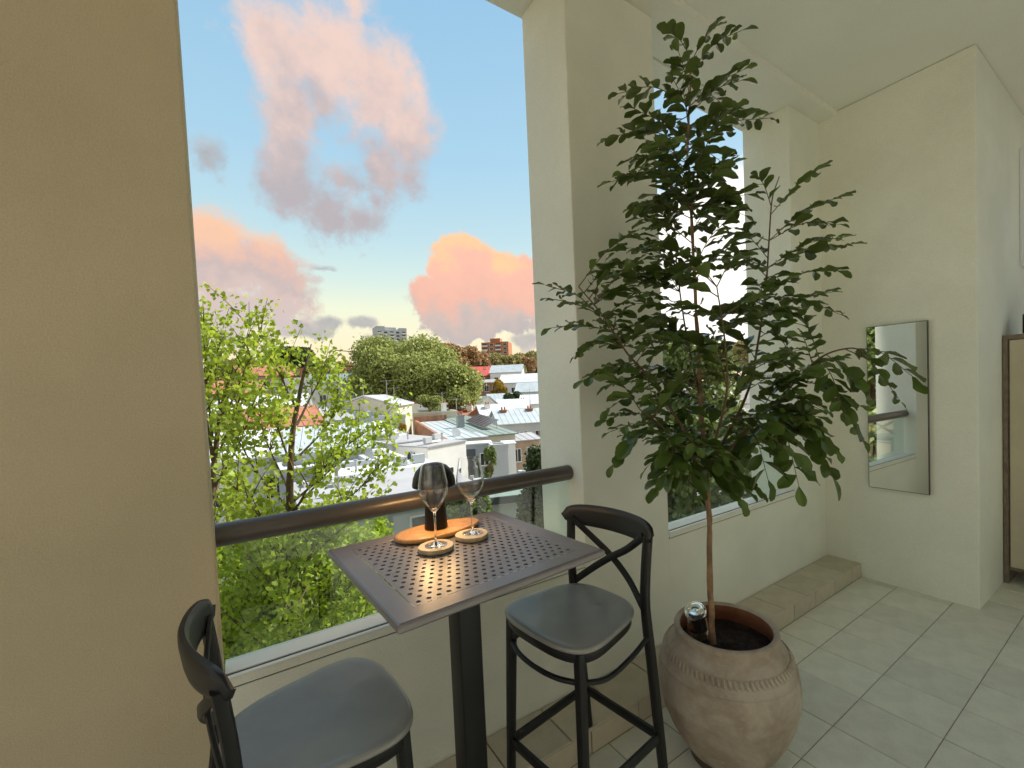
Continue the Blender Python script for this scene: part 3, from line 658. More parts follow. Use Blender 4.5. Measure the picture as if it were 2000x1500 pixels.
def rachis(base, tip, n, size, droop=.06, hang=0.0):
    L = (tip - base).length; mid = (base + tip) / 2 + UP * L * random.uniform(.03, .14)
    pts = catmull([base, mid, tip - UP * droop * L], 6)
    tw.sweep(pts, [.0021 - .0010 * i / (len(pts) - 1) for i in range(len(pts))], 5)
    n = max(n, int(L / .024))
    for k in range(n):
        t_ = .10 + .90 * (k + .5) / n if k < n - 1 else 1.0
        x_ = t_ * (len(pts) - 1); i0 = min(int(x_), len(pts) - 2); p_ = pts[i0].lerp(pts[i0 + 1], x_ - i0)
        d = (pts[i0 + 1] - pts[i0]).normalized()
        side = d.cross(UP); side = side.normalized() if side.length > .05 else Vector((1, 0, 0)); s = 1 if k % 2 else -1
        ld = (side * s * random.uniform(.6, 1.0) + d * random.uniform(.45, .9) + UP * random.uniform(-.3, .2) - UP * hang) if k < n - 1 else d + UP * random.uniform(-.5, .1) - UP * hang
        ld.normalize()
        nn = (UP * 1.0 + Vector((random.gauss(0, .38), random.gauss(0, .38), 0)) + (-FWD) * .25); nn = (nn - ld * nn.dot(ld)).normalized(); sd = nn.cross(ld)
        sz = size * random.uniform(.66, 1.2) * (.72 + .42 * math.sin(math.pi * min(t_, .94)))
        M_ = np.eye(4); wd = random.uniform(.88, 1.15)
        M_[:3, 0] = np.array(ld) * sz; M_[:3, 1] = np.array(sd) * sz * wd; M_[:3, 2] = np.array(nn) * sz; M_[:3, 3] = np.array(p_)
        leaves.append((M_, random.randrange(8)))
def near_stem(p_, only=None):
    best = None
    for nm, t_, q in SP:
        if only and nm not in only: continue
        h = p_.z - q.z
        c = (p_ - q).length + (0.5 * max(0, -h - .02)) + abs(h - .10) * .35 + random.uniform(0, .05)
        if best is None or c < best[0]: best = (c, q)
    return best[1]
explicit = [ # base px, tip px, depth of tip, leaflets, size
 ((1347, 118), (1312, 62), .0, 6, .075), ((1347, 115), (1395, 48), .0, 6, .07), ((1348, 125), (1448, 52), -.03, 7, .07), ((1347, 140), (1325, 95), -.1, 5, .07),
 ((1346, 195), (1452, 128), .0, 8, .075), ((1346, 200), (1448, 150), -.06, 8, .08), ((1345, 205), (1207, 174), .0, 8, .075), ((1344, 260), (1193, 258), -.02, 8, .08), ((1344, 230), (1240, 205), -.12, 7, .08),
 ((1345, 270), (1502, 220), .02, 9, .07), ((1346, 250), (1430, 205), -.1, 7, .09), ((1343, 330), (1195, 345), -.05, 9, .075), ((1345, 350), (1215, 330), -.15, 8, .08),
 ((1508, 395), (1606, 316), .15, 8, .075), ((1506, 385), (1480, 340), .1, 7, .07), ((1506, 420), (1642, 374), .12, 9, .075), ((1503, 450), (1638, 430), .1, 9, .078), ((1500, 480), (1660, 468), .1, 10, .078),
 ((1498, 510), (1650, 452), .2, 9, .07), ((1497, 540), (1636, 520), .1, 9, .07), ((1492, 580), (1640, 605), .12, 9, .07), ((1490, 600), (1625, 560), .2, 9, .07),
 ((1190, 640), (1064, 545), -.26, 10, .055), ((1160, 600), (1072, 575), -.3, 9, .055), ((1180, 640), (1078, 632), -.26, 10, .055), ((1150, 580), (1182, 505), -.2, 5, .07), ((1210, 680), (1122, 690), -.22, 10, .058),
 ((1235, 720), (1140, 735), -.22, 10, .06), ((1260, 750), (1190, 790), -.22, 9, .065), ((1270, 780), (1185, 815), -.26, 10, .06), ((1250, 800), (1192, 835), -.3, 9, .06),
 ((1640, 690), (1782, 728), -.2, 6, .085), ((1650, 690), (1758, 775), -.22, 6, .07), ((1600, 700), (1690, 765), -.16, 9, .085), ((1580, 730), (1680, 845), -.14, 10, .085), ((1560, 750), (1625, 920), -.18, 9, .095),
 ((1520, 780), (1560, 940), -.2, 8, .1), ((1540, 780), (1630, 870), -.2, 9, .09), ((1480, 830), (1500, 930), -.2, 6, .095), ((1600, 700), (1650, 800), -.25, 8, .085), ((1560, 740), (1640, 690), -.05, 9, .08),
 ((1390, 900), (1345, 960), -.12, 6, .1), ((1395, 890), (1440, 965), -.12, 6, .09), ((1350, 880), (1270, 900), -.16, 9, .085), ((1340, 880), (1285, 945), -.2, 9, .08), ((1300, 840), (1330, 930), -.24, 7, .09), ((1410, 880), (1480, 950), -.1, 7, .08)]
for b_, t_, dd, n, sz in explicit:
    base_ = near_stem(tp(b_[0], b_[1], dd * .5)); rachis(base_, tp(t_[0], t_[1], dd), n, sz * .98)
bands = [(95, 190, 1300, 1420, 3), (190, 300, 1240, 1430, 10), (300, 420, 1225, 1430, 22), (420, 520, 1220, 1450, 24), (520, 640, 1190, 1580, 36), (640, 760, 1180, 1600, 36), (760, 860, 1225, 1600, 33), (860, 930, 1290, 1490, 17)]
for y0, y1, xl, xr, cnt in bands:
    for _ in range(cnt):
        ty = random.uniform(y0, y1); u = random.random(); tx = xl + (xr - xl) * (.5 + .5 * math.copysign(abs(2 * u - 1) ** .7, 2 * u - 1))
        dd = random.uniform(-.34, .30); tip = tp(tx, ty, dd); bs = near_stem(tip)
        d = tip - bs
        if d.length > .40: bs = tip - d.normalized() * .40 if False else bs
        if d.length < .16: tip = bs + d.normalized() * .22 if d.length > .01 else bs + Vector((.2, -.1, .05))
        rachis(bs, tip, max(6, min(11, int(d.length / .03))), random.uniform(.058, .088), random.uniform(-.04, .10), random.uniform(-.1, .12))
twg = tw.build('twigs', M_twig, tree, 60); twg['kind'] = 'stuff'
camloc = np.array(CAM - TO)
def seen(M_): return np.linalg.norm(M_[:3, 0]) / np.linalg.norm(M_[:3, 3] - camloc)
order = sorted(range(len(leaves)), key=lambda i: -seen(leaves[i][0]))
LM = []
for v_, f_ in LV:
    me = raw_mesh('leaf', v_, f_); me.materials.append(M_leaf); me.polygons.foreach_set('use_smooth', [True] * len(me.polygons)); LM.append(me)
for i in order[:300]:
    M_, k = leaves[i]; o = obj('leaf', LM[k], None, tree); o.matrix_basis = Matrix(M_.tolist())
av, af = [], []; off = 0
for i in order[300:]:
    M_, k = leaves[i]; v_, f_ = LV[k]; av.append(v_ @ M_[:3, :3].T + M_[:3, 3]); af.append(f_ + off); off += len(v_)
if av:
    me = raw_mesh('foliage', np.concatenate(av), np.concatenate(af)); me.polygons.foreach_set('use_smooth', [True] * len(me.polygons))
    fo = obj('foliage', me, M_leaf, tree); fo['kind'] = 'stuff'
print('LEAVES', len(leaves))
# ------------------------------------------------------------------ outdoors
GZ = -9.0
def ground_pos(px, py, d):
    """a point d metres away over the ground in the direction seen at a pixel; its height follows the sight line"""
    r_ = ray(px, py); h = math.hypot(r_.x, r_.y); return CAM + r_ * (d / h)
def az_of(px, py=780): r_ = ray(px, py); return math.atan2(r_.x, r_.y)
gm = mat('ground_mix', (0.16, 0.16, 0.145), 0.9, vary=0.35, scale=0.12, col2=(0.22, 0.22, 0.19))
g = MB().add([(-2500, 0.4, GZ), (2500, 0.4, GZ), (2500, 3000, GZ), (-2500, 3000, GZ)], [(0, 1, 2, 3)]).build('ground', gm); g['kind'] = 'structure'
M_white = mat('house_white', (.74, .74, .71), .8, vary=.05, scale=.6); M_cream = mat('house_cream', (.60, .56, .44), .8, vary=.06, scale=.5)
M_grey = mat('house_grey', (.27, .30, .31), .8, vary=.08, scale=.6); M_lgrey = mat('house_light_grey', (.46, .49, .50), .8, vary=.05, scale=.6)
M_brick = mat('house_brick', (.30, .15, .09), .85, vary=.2, scale=1.5); M_tan = mat('house_tan', (.48, .34, .23), .85, vary=.15, scale=1.0)
M_obrick = mat('orange_brick', (.42, .17, .075), .85, vary=.12, scale=.3)
M_rblue = mat('roof_pale_blue', (.44, .49, .51), .5, vary=.07, scale=.8); M_rgreen = mat('roof_green', (.22, .28, .25), .55, vary=.08, scale=.8)
M_rgrey = mat('roof_grey', (.36, .365, .375), .7, vary=.10, scale=.5); M_rlight = mat('roof_light', (.62, .64, .65), .6, vary=.08, scale=.5)
M_rred = mat('roof_red', (.52, .085, .06), .65, vary=.12, scale=.8); M_rterra = mat('roof_terracotta', (.40, .16, .09), .75, vary=.2, scale=.8)
M_wpane = mat('window_dark', (.03, .035, .04), .12, spec=.6); M_wframe = mat('window_frame', (.75, .75, .72), .5)
M_dark = mat('dark_trim', (.06, .065, .07), .6)
M_solar = mat('solar_cell', (.10, .075, .11), .18, vary=.15, scale=.8, spec=.8)
M_metal = mat('galvanised', (.45, .46, .47), .45, metal=.6)

DIMS = {}
def house(label, px, py, d, w_, dep, rot, wallm, roof='flat', roofm=None, name='terrace_house', cat='house', rise=1.6, wins=(), chims=(), base=GZ, group=None, doors=(), axis=None, corner=False):
    """front top edge centre seen at (px, py); local x runs along the front, local y away from the balcony"""
    top = ground_pos(px, py, d); H = top.z - base
    a = az_of(px); rz = -a + R(rot); hw = w_ / 2
    if axis:                                          # long narrow terrace running back to a second sighted point
        bk = ground_pos(*axis); v_ = bk - top; rz = math.atan2(v_.y, v_.x) - math.pi / 2; dep = math.hypot(v_.x, v_.y); rise = bk.z - top.z
    o_ = Matrix.Rotation(rz, 3, 'Z') @ Vector((hw, 0, 0)) if corner else Vector()
    t = thing(name, label, cat, (top.x + o_.x, top.y + o_.y, base), rz, group); DIMS[t.name] = (hw, dep, H, rise)
    MB().box((-hw, 0, 0), (hw, dep, H)).build('wall', wallm, t)
    roofm = roofm or M_rgrey
    if roof == 'flat':
        MB().box((-hw + .2, .2, H), (hw - .2, dep - .2, H + .06)).build('roof', roofm, t)
        MB().box((-hw - .05, -.05, H + .002), (hw + .05, .199, H + .32)).box((-hw - .05, dep - .199, H + .002), (hw + .05, dep + .05, H + .32)).box((-hw - .05, .2, H + .002), (-hw + .199, dep - .2, H + .32)).box((hw - .199, .2, H + .002), (hw + .05, dep - .2, H + .32)).build('parapet', wallm, t)
    elif roof == 'plain':
        MB().box((-hw - .08, -.08, H + .003), (hw + .08, dep + .08, H + .09)).build('roof', roofm, t)
    elif roof == 'slab':
        MB().box((-hw - .25, -.3, H + .004), (hw + .25, dep + .25, H + .16)).build('roof', roofm, t); MB().box((-hw - .29, -.36, H - .06), (hw + .29, -.302, H + .18)).build('fascia', M_dark, t)
    if roof in ('flat', 'slab', 'plain') and w_ > 2.5:
        rr = random.Random(label); zr = H + (.06 if roof == 'flat' else .16)
        for k in range(rr.randint(3, 5)):
            x, y = rr.uniform(-hw + .5, hw - .5), rr.uniform(.6, dep - .6); kk = rr.random()
            if kk < .35: MB().sweep([(x, y, zr), (x, y, zr + .45), (x, y, zr + .5), (x, y, zr + .58)], [.05, .05, .10, .10], 8).build('vent_pipe', M_metal, t, 40)
            elif kk < .7:
                sk = MB().box((x - .45, y - .3, zr), (x + .45, y + .3, zr + .16)).build('skylight', M_wframe, t); MB().box((x - .38, y - .23, zr + .161), (x + .38, y + .23, zr + .18)).build('pane', M_wpane, sk)
            else: MB().box((x - .3, y - .14, zr + .05), (x + .3, y + .14, zr + .45)).box((x - .26, y - .11, zr), (x + .26, y + .11, zr + .049)).build('air_conditioner', M_lgrey, t)
    if roof in ('gable_x', 'gable_y', 'skillion'):
        o = .25; th = .10
        if roof == 'gable_x': q = [[(-hw - o, -o, H), (hw + o, -o, H), (hw + o, dep / 2, H + rise), (-hw - o, dep / 2, H + rise)], [(-hw - o, dep / 2, H + rise), (hw + o, dep / 2, H + rise), (hw + o, dep + o, H), (-hw - o, dep + o, H)]]
        elif roof == 'gable_y': q = [[(-hw - o, -o, H), (0, -o, H + rise), (0, dep + o, H + rise), (-hw - o, dep + o, H)], [(0, -o, H + rise), (hw + o, -o, H), (hw + o, dep + o, H), (0, dep + o, H + rise)]]
        else: q = [[(-hw - o, -o, H + .02), (hw + o, -o, H + .02), (hw + o, dep + o, H + rise), (-hw - o, dep + o, H + rise)]]
        mb = MB()
        for quad in q:
            lo = [Vector(v) + Vector((0, 0, .02)) for v in quad]; hi = [v + Vector((0, 0, th)) for v in lo]
            mb.add(lo + hi, [(3, 2, 1, 0), (4, 5, 6, 7)] + [(i, (i + 1) % 4, 4 + (i + 1) % 4, 4 + i) for i in range(4)])
        for quad in q:                                # standing seams run down each slope
            e0, e1, e2, e3 = (Vector(v) + Vector((0, 0, .02 + th)) for v in quad)
            if roof == 'gable_y': e0, e1, e2, e3 = e1, e2, e3, e0
            ns = max(2, int((e1 - e0).length / .62))
            for k in range(ns + 1):
                a3, b3 = e0.lerp(e1, k / ns), e3.lerp(e2, k / ns); mb.sweep([a3, b3], (.028, .04), 4, (0, 0, 1))
        r_ = mb.build('roof', roofm, t)
        if roof == 'gable_x':
            for x in (-hw, hw - .02):
                MB().add([(x, .01, H), (x, dep - .01, H), (x, dep / 2, H + rise), (x + .02, .01, H), (x + .02, dep - .01, H), (x + .02, dep / 2, H + rise)], [(0, 2, 1), (3, 4, 5), (0, 3, 5, 2), (1, 2, 5, 4), (0, 1, 4, 3)]).build('gable', wallm, t)
        elif roof == 'gable_y':
            for y in (0.0, dep - .02):
                MB().add([(-hw + .01, y, H), (hw - .01, y, H), (0, y, H + rise), (-hw + .01, y + .02, H), (hw - .01, y + .02, H), (0, y + .02, H + rise)], [(0, 1, 2), (3, 5, 4), (0, 2, 5, 3), (1, 4, 5, 2), (0, 3, 4, 1)]).build('gable', wallm, t)
        else:
            MB().add([(-hw, 0, H), (-hw, dep, H), (-hw, dep, H + rise), (hw, 0, H), (hw, dep, H), (hw, dep, H + rise)], [(0, 2, 1), (3, 4, 5), (1, 2, 5, 4), (0, 3, 5, 2)]).build('gable', wallm, t)
    for (face, u, v, ww, wh) in wins:                 # face: f front, l left side, r right side; u along the face, v below the wall top
        if face == 'f': Mx = Matrix.Translation((u, -.03, H - v))
        elif face == 'l': Mx = Matrix.Translation((-hw - .03, u, H - v)) @ Matrix.Rotation(R(-90), 4, 'Z')
        else: Mx = Matrix.Translation((hw + .03, u, H - v)) @ Matrix.Rotation(R(90), 4, 'Z')
        a2, b2, f_ = ww / 2, wh / 2, .06
        mb = MB().box((-a2 - f_, -.03, b2), (a2 + f_, .05, b2 + f_), Mx).box((-a2 - f_, -.05, -b2 - f_ * 1.5), (a2 + f_, .05, -b2), Mx).box((-a2 - f_, -.03, -b2), (-a2, .05, b2), Mx).box((a2, -.03, -b2), (a2 + f_, .05, b2), Mx).box((-.025, -.02, -b2), (.025, .05, b2), Mx)
        wn = mb.build('window', M_wframe, t); MB().box((-a2, .0, -b2), (a2, .04, b2), Mx).build('pane', M_wpane, wn)
    for (u, ww, h_) in doors:
        dr = MB().box((u - ww / 2, -.06, H - h_ - 2.1), (u + ww / 2, -.002, H - h_)).build('door', M_dark, t)
    for (u, y, h_, m_) in chims:
        c = MB().box((u - .35, y - .3, H - .3), (u + .35, y + .3, H + h_)).box((-.42 + u, y - .37, H + h_ + .002), (u + .42, y + .37, H + h_ + .14)).build('chimney', m_, t)
        for k in (-1, 1): MB().sweep([(u + .17 * k, y, H + h_ + .14), (u + .17 * k, y, H + h_ + .5)], [.11, .085], 8).build('chimney_pot', M_rterra, c, 40)
    return t
R4 = lambda w_, n, v, ww, wh, face='f', y0=None: [(face, (-w_ / 2 + (i + .5) * w_ / n) if face == 'f' else y0 + i * w_ / n, v, ww, wh) for i in range(n)]

# near roofs just beyond the handrail
house('low grey flat roof with dark edge nearest the lamp', 775, 978, 14, 4.6, 4.6, 14, M_lgrey, 'slab', M_rgrey, wins=[('f', -1.0, 1.3, 1.0, 1.4), ('f', .9, 1.3, 1.0, 1.4)])
house('white flat-roofed outhouse with dark trim behind the table lamp', 770, 934, 20.5, 4.6, 3.6, 14, M_white, 'slab', M_rlight, wins=[('f', 1.2, 1.0, .9, .8)])
house('white corner house with grey flat roof and black windows', 835, 875, 31, 3.7, 3.3, 42, M_white, 'plain', M_rgrey, corner=True, wins=[('l', 1.62, .66, .85, .66)])
house('grey-roofed annex stretching back from the white corner house', 812, 862, 34.5, 4.2, 5.5, 30, M_lgrey, 'plain', M_rgrey)
house('grey rendered house with doorway left of the pale pillars', 930, 868, 35, 2.4, 1.6, 4, M_grey, 'plain', M_rlight, doors=[(-.5, .8, .35)], wins=[('f', .6, 1.2, .6, .9)])
house('pale bluish chimney block with rounded cap beside the grey house', 976, 876, 33, 1.2, 1.2, 10, M_lgrey, 'flat', M_rgrey)
house('white end wall standing right of the pale chimney block', 995, 868, 34, .9, 2.0, 6, M_white, 'plain', M_rlight)
house('tan brick house with sash windows beside the pier', 1024, 862, 40, 2.9, 2.4, 20, M_tan, 'skillion', M_rgrey, rise=.4, wins=[('f', .6, 1.2, .7, 1.2), ('f', -.7, 1.2, .6, 1.1)], doors=[(-.8, .7, 3.0)])
blu = house('brick terrace with pale blue metal skillion roof', 915, 858, 38, 2.9, 9, 0, M_cream, 'skillion', M_rblue, axis=(845, 825, 54), chims=[(1.3, 8.0, 1.55, M_grey)])
hw_, dp_, H_, rs_ = DIMS[blu.name]
MB().add([(-hw_ - .55, -.1, H_ - 2.2), (-hw_ - .27, -.1, H_ - 2.2), (-hw_ - .27, dp_ + .3, H_ - 1), (-hw_ - .55, dp_ + .3, H_ - 1), (-hw_ - .55, -.1, H_ + .16), (-hw_ - .27, -.1, H_ + .16), (-hw_ - .27, dp_ + .3, H_ + rs_ + .35), (-hw_ - .55, dp_ + .3, H_ + rs_ + .35)],
         [(0, 3, 2, 1), (4, 5, 6, 7), (0, 1, 5, 4), (1, 2, 6, 5), (2, 3, 7, 6), (3, 0, 4, 7)]).build('fire_wall', M_brick, blu)
MB().box((-hw_ - .55, dp_ + .35, H_ - 1), (hw_ + .3, dp_ + .65, H_ + rs_ + .8)).build('fire_wall', M_brick, blu)
sol = house('terrace with green metal roof carrying solar panels', 975, 851, 39.5, 3.0, 9, 0, M_cream, 'skillion', M_rgreen, axis=(886, 815, 58), wins=[('f', -.7, 1.1, .7, 1.1), ('f', .8, 1.1, .7, 1.1)])
hw_, dp_, H_, rs_ = DIMS[sol.name]
y0_ = dp_ * .18; slope = math.atan2(rs_, dp_)
sa = thing('solar_array', 'tilted solar panel array on the green roof', 'solar panels', sol.location + Matrix.Rotation(sol.rotation_euler.z, 3, 'Z') @ Vector((.25, y0_, H_ + y0_ * math.tan(slope) + .62)), sol.rotation_euler.z)
ti = Matrix.Rotation(slope, 4, 'X') @ Matrix.Rotation(R(-24), 4, 'Y')
for k in range(7):
    pn = MB().box((-.75, k * 1.06, 0), (.95, k * 1.06 + 1.0, .04), ti).build('panel', M_metal, sa)
    MB().box((-.71, k * 1.06 + .04, .041), (.91, k * 1.06 + .96, .046), ti).build('cell_sheet', M_solar, pn)
for k in (0, 3, 6): e_ = ti @ Vector((.85, k * 1.06 + .5, 0)); MB().sweep([e_, e_ - Vector((0, 0, 1.0))], .03, 6).build('strut', M_metal, sa)
house('long cream terrace with moulded parapet below the big tree', 800, 812, 56, 11.5, 8, 6, M_cream, 'flat', M_rlight, chims=[(-3.6, 3, 1.0, M_white), (1.0, 3, 1.2, M_cream), (4.6, 3, 1.1, M_white)], wins=R4(11, 4, 1.8, .9, 1.4))
house('cream gabled building behind the young ginkgo', 712, 796, 48, 6.2, 8, -16, M_cream, 'gable_y', M_rlight, rise=1.1, wins=[('f', 1.2, 1.9, .8, 1.0), ('f', -1.4, 1.9, .8, 1.0)])
house('narrow grey rendered tower block between cream walls', 712, 812, 41, 1.1, 3, 6, M_grey, 'flat', M_rgrey)
house('light grey house with flat roof beside the narrow tower', 756, 818, 43, 3.2, 5, 6, M_lgrey, 'flat', M_rlight, wins=[('f', .4, 1.6, .8, 1.2)])
house('low white house with wide pale roof in front of the grey walls', 690, 856, 36, 6.5, 6, 10, M_white, 'skillion', M_rlight, rise=.7, wins=R4(6, 3, 1.3, .9, 1.1))
house('bright white house showing through the leaves at mid height', 505, 806, 42, 6.0, 7, -10, M_white, 'gable_x', M_rlight, rise=1.3, wins=R4(6, 3, 1.6, .9, 1.2))
house('white house low behind the ginkgo leaves', 470, 900, 27, 6.0, 6, 8, M_white, 'gable_x', M_rlight, rise=1.2, wins=R4(6, 2, 1.5, 1.0, 1.2))
house('pale house with blue-grey roof behind the ginkgo trunk', 600, 888, 27, 6.5, 6, -4, M_lgrey, 'gable_x', M_rblue, rise=1.2, wins=R4(6, 2, 1.5, 1.0, 1.2))
house('white rendered house with two windows on the slope', 580, 742, 78, 6.0, 8, 4, M_white, 'flat', M_rlight, wins=R4(6, 2, 1.6, 1.1, 1.3) + R4(6, 2, 4.2, 1.1, 1.3))
house('brown scaffolded house with red tiled roof on the slope', 520, 735, 90, 8.0, 8, 8, M_tan, 'gable_x', M_rterra, rise=2.0, wins=R4(8, 3, 1.6, 1.0, 1.3))
house('pale green weatherboard house below the brick hall', 655, 748, 82, 8.0, 7, -6, M_lgrey, 'gable_x', M_rgreen, rise=1.6, wins=R4(8, 3, 1.6, 1.0, 1.3))
house('long low orange brick hall at the horizon', 660, 716, 160, 22, 12, 0, M_obrick, 'slab', M_rterra, wins=R4(22, 7, 1.8, 1.8, 1.6), name='brick_hall', cat='building')
house('house with bright red roof beside the big tree', 936, 735, 125, 7.5, 8, 10, M_brick, 'gable_x', M_rred, rise=2.8, wins=R4(7, 3, 1.6, 1.0, 1.3), chims=[(2.4, 3, 2.2, M_white)])
house('dark verandah house right below the red roof', 950, 748, 112, 6.0, 6, 8, M_brick, 'skillion', M_rgrey, rise=.9, wins=R4(6, 3, 1.4, 1.0, 1.4))
house('white gable wall rising beside the yellow tree', 955, 802, 70, 5.0, 7, 30, M_white, 'gable_y', M_rlight, rise=2.2)
house('pale grey roofed house under the brick tower', 988, 728, 120, 8.5, 8, -8, M_white, 'gable_x', M_rblue, rise=2.2, wins=R4(8, 3, 1.8, 1.0, 1.3))
house('white two-storey terrace with balconies below the brick tower', 1012, 748, 98, 8.5, 8, -10, M_white, 'gable_x', M_rlight, rise=2.0, wins=R4(8, 4, 1.7, 1.0, 1.4) + R4(8, 4, 4.4, 1.0, 1.4))
house('bluish white terrace against the pier at mid height', 1038, 766, 84, 6.0, 8, -6, M_lgrey, 'gable_x', M_rblue, rise=1.8, wins=R4(6, 3, 1.7, 1.0, 1.4))
house('white house with curved pale roof in front of the terraces', 975, 812, 60, 4.6, 6, 12, M_white, 'gable_x', M_rlight, rise=1.4, chims=[(-1.2, 2, 1.4, M_white)], wins=R4(4.6, 2, 1.5, .9, 1.2))
house('grey metal roofed terrace with brick chimneys near the pier', 1022, 828, 52, 5.6, 7, 14, M_lgrey, 'gable_x', M_rblue, rise=1.5, chims=[(-1.7, 3, 1.5, M_brick), (1.6, 3, 1.5, M_brick)], wins=R4(5.6, 3, 1.5, .9, 1.2))
house('small white gabled house right of the cream terrace', 905, 815, 62, 3.6, 6, -10, M_white, 'gable_x', M_rterra, rise=1.0, chims=[(.6, 2, 1.3, M_white)])
more = [  # smaller houses packed between the larger ones
 ('white end house with grey roof left of the narrow tower', 668, 822, 46, 4.5, 6, 12, M_white, 'gable_x', M_rgrey, 1.2), ('cream cottage behind the cream terrace', 752, 796, 66, 5.0, 6, -8, M_cream, 'gable_x', M_rlight, 1.4),
 ('white cottage with dark roof behind the solar house', 925, 806, 68, 5.0, 6, 8, M_white, 'gable_x', M_rgrey, 1.4), ('pale cottage behind the curved roof house', 1000, 800, 70, 5.0, 6, -6, M_lgrey, 'gable_x', M_rlight, 1.5),
 ('small white house under the yellow tree', 985, 786, 80, 5.0, 6, 10, M_white, 'gable_x', M_rblue, 1.5), ('white house beside the pier under the bluish terrace', 1046, 790, 72, 5.0, 6, -4, M_white, 'gable_x', M_rlight, 1.5),
 ('tall white house left of the green weatherboard one', 610, 760, 70, 5.0, 6, 6, M_white, 'flat', M_rlight, 0), ('white lean-to in front of the light grey house', 752, 856, 39, 3.0, 1.6, 12, M_white, 'skillion', M_rlight, .3),
 
 ('white house between the two houses behind the ginkgo', 548, 838, 34, 5.0, 6, 8, M_white, 'gable_x', M_rterra, 1.3), ('cream house glimpsed through the upper ginkgo leaves', 450, 770, 60, 6.0, 6, 4, M_cream, 'gable_x', M_rterra, 1.5),
 ('pale blue house low behind the ginkgo', 640, 920, 24, 4.0, 5, 6, M_lgrey, 'flat', M_rlight, 0), ('white garage roof beside the low grey roof', 706, 912, 26, 4.5, 5, 10, M_white, 'flat', M_rlight, 0)]
for (lab, px, py, d, w_, dep, rot, wm_, rf, rm_, rs) in more:
    house(lab, px, py, d, w_, dep, rot, wm_, rf, rm_, rise=rs or 1, wins=R4(w_, 2, 1.5, .8, 1.2), chims=[(w_ * .3, dep * .5, 1.2, M_white)] if rf == 'gable_x' else ())
# far apartment towers
def tower(label, px, py, d, w_, dep, rot, wallm, floors, bays, stepped=False):
    top = ground_pos(px, py, d); H = top.z - GZ; t = thing('apartment_tower', label, 'tower', (top.x, top.y, GZ), -az_of(px) + R(rot)); hw = w_ / 2
    MB().box((-hw, 0, 0), (hw, dep, H)).build('wall', wallm, t)
    MB().box((-hw * .4, dep * .2, H + .01), (hw * .35, dep * .7, H + 3.0)).build('lift_house', wallm, t)
    if stepped:
        MB().box((-hw, 0, H + .01), (-hw * .45, dep, H + 3.4)).build('penthouse', wallm, t); MB().box((hw * .5, 0, H + .01), (hw, dep, H + 2.2)).build('penthouse', wallm, t)
    fh = 3.0
    for f_ in range(floors):
        z = H - (f_ + .5) * fh - .5
        for b_ in range(bays):
            x = -hw + (b_ + .5) * w_ / bays
            if b_ % 2 == 0:
                bl = MB().box((x - w_ / bays * .42, -1.0, z - 1.2), (x + w_ / bays * .42, -.01, z - .2)).build('balcony', M_white, t)
            wn = MB().box((x - w_ / bays * .32, -.08, z - .9), (x + w_ / bays * .32, -.002, z + .9)).build('window', M_wframe if b_ % 2 else M_dark, t)
            MB().box((x - w_ / bays * .27, -.12, z - .75), (x + w_ / bays * .27, -.081, z + .75)).build('pane', M_wpane, wn)
    return t
tower('distant pale grey apartment tower above the big tree', 765, 645, 420, 26, 18, 12, M_lgrey, 4, 5, True)
tower('distant orange brick apartment tower right of the big tree', 966, 668, 330, 20, 16, -12, M_obrick, 8, 4, False)
# crane, aerials
cr = thing('tower_crane', 'thin tower crane jib on the horizon', 'crane', ground_pos(700, 712, 300) * 1.0)
p0 = ground_pos(700, 688, 300) - cr.location; p1 = ground_pos(655, 684, 310) - cr.location
MB().sweep([(0, 0, -12), (0, 0, p0.z + 2)], .5, 4).build('mast', M_metal, cr); MB().sweep([p0 + (p0 - p1) * .25, p0, p1], .35, 4).build('jib', M_dark, cr)
for (px, py0, py1, d) in ((757, 742, 792, 52), (771, 756, 792, 54), (865, 766, 806, 50), (893, 778, 822, 45), (710, 750, 775, 48), (1036, 760, 800, 60)):
    b0 = ground_pos(px, py1, d); b1 = ground_pos(px, py0, d)
    an = thing('roof_aerial', f'thin television aerial on the roofs {["above the light grey house","beside the cream wall","above the cream terrace","on the blue roof chimney","on the cream gable","on the terrace by the pier"][[757,771,865,893,710,1036].index(px)]}', 'aerial', b0, 0, 'roof aerials')
    h = b1.z - b0.z; MB().sweep([(0, 0, -.6), (0, 0, h)], .03, 6).build('mast', M_metal, an)
    mb = MB().sweep([(-.7, 0, h - .1), (.7, .2, h - .1)], .018, 4)
    for k in range(6): mb.sweep([(-.6 + k * .24, -.35, h - .1), (-.6 + k * .24, .4, h - .1)], .012, 4)
    mb.build('crossbars', M_metal, an)
dsh = thing('satellite_dish', 'small grey satellite dish on the pale blue roof', 'satellite dish', ground_pos(890, 846, 39.5)); dsh.rotation_euler = (R(20), R(50), R(-60))
MB().lathe([(0, 0), (.15, .02), (.3, .07), (.42, .14)], 20).build('dish', M_grey, dsh, 60); MB().sweep([(0, 0, 0), (-.1, 0, -.5)], .03, 6).build('arm', M_metal, dsh)

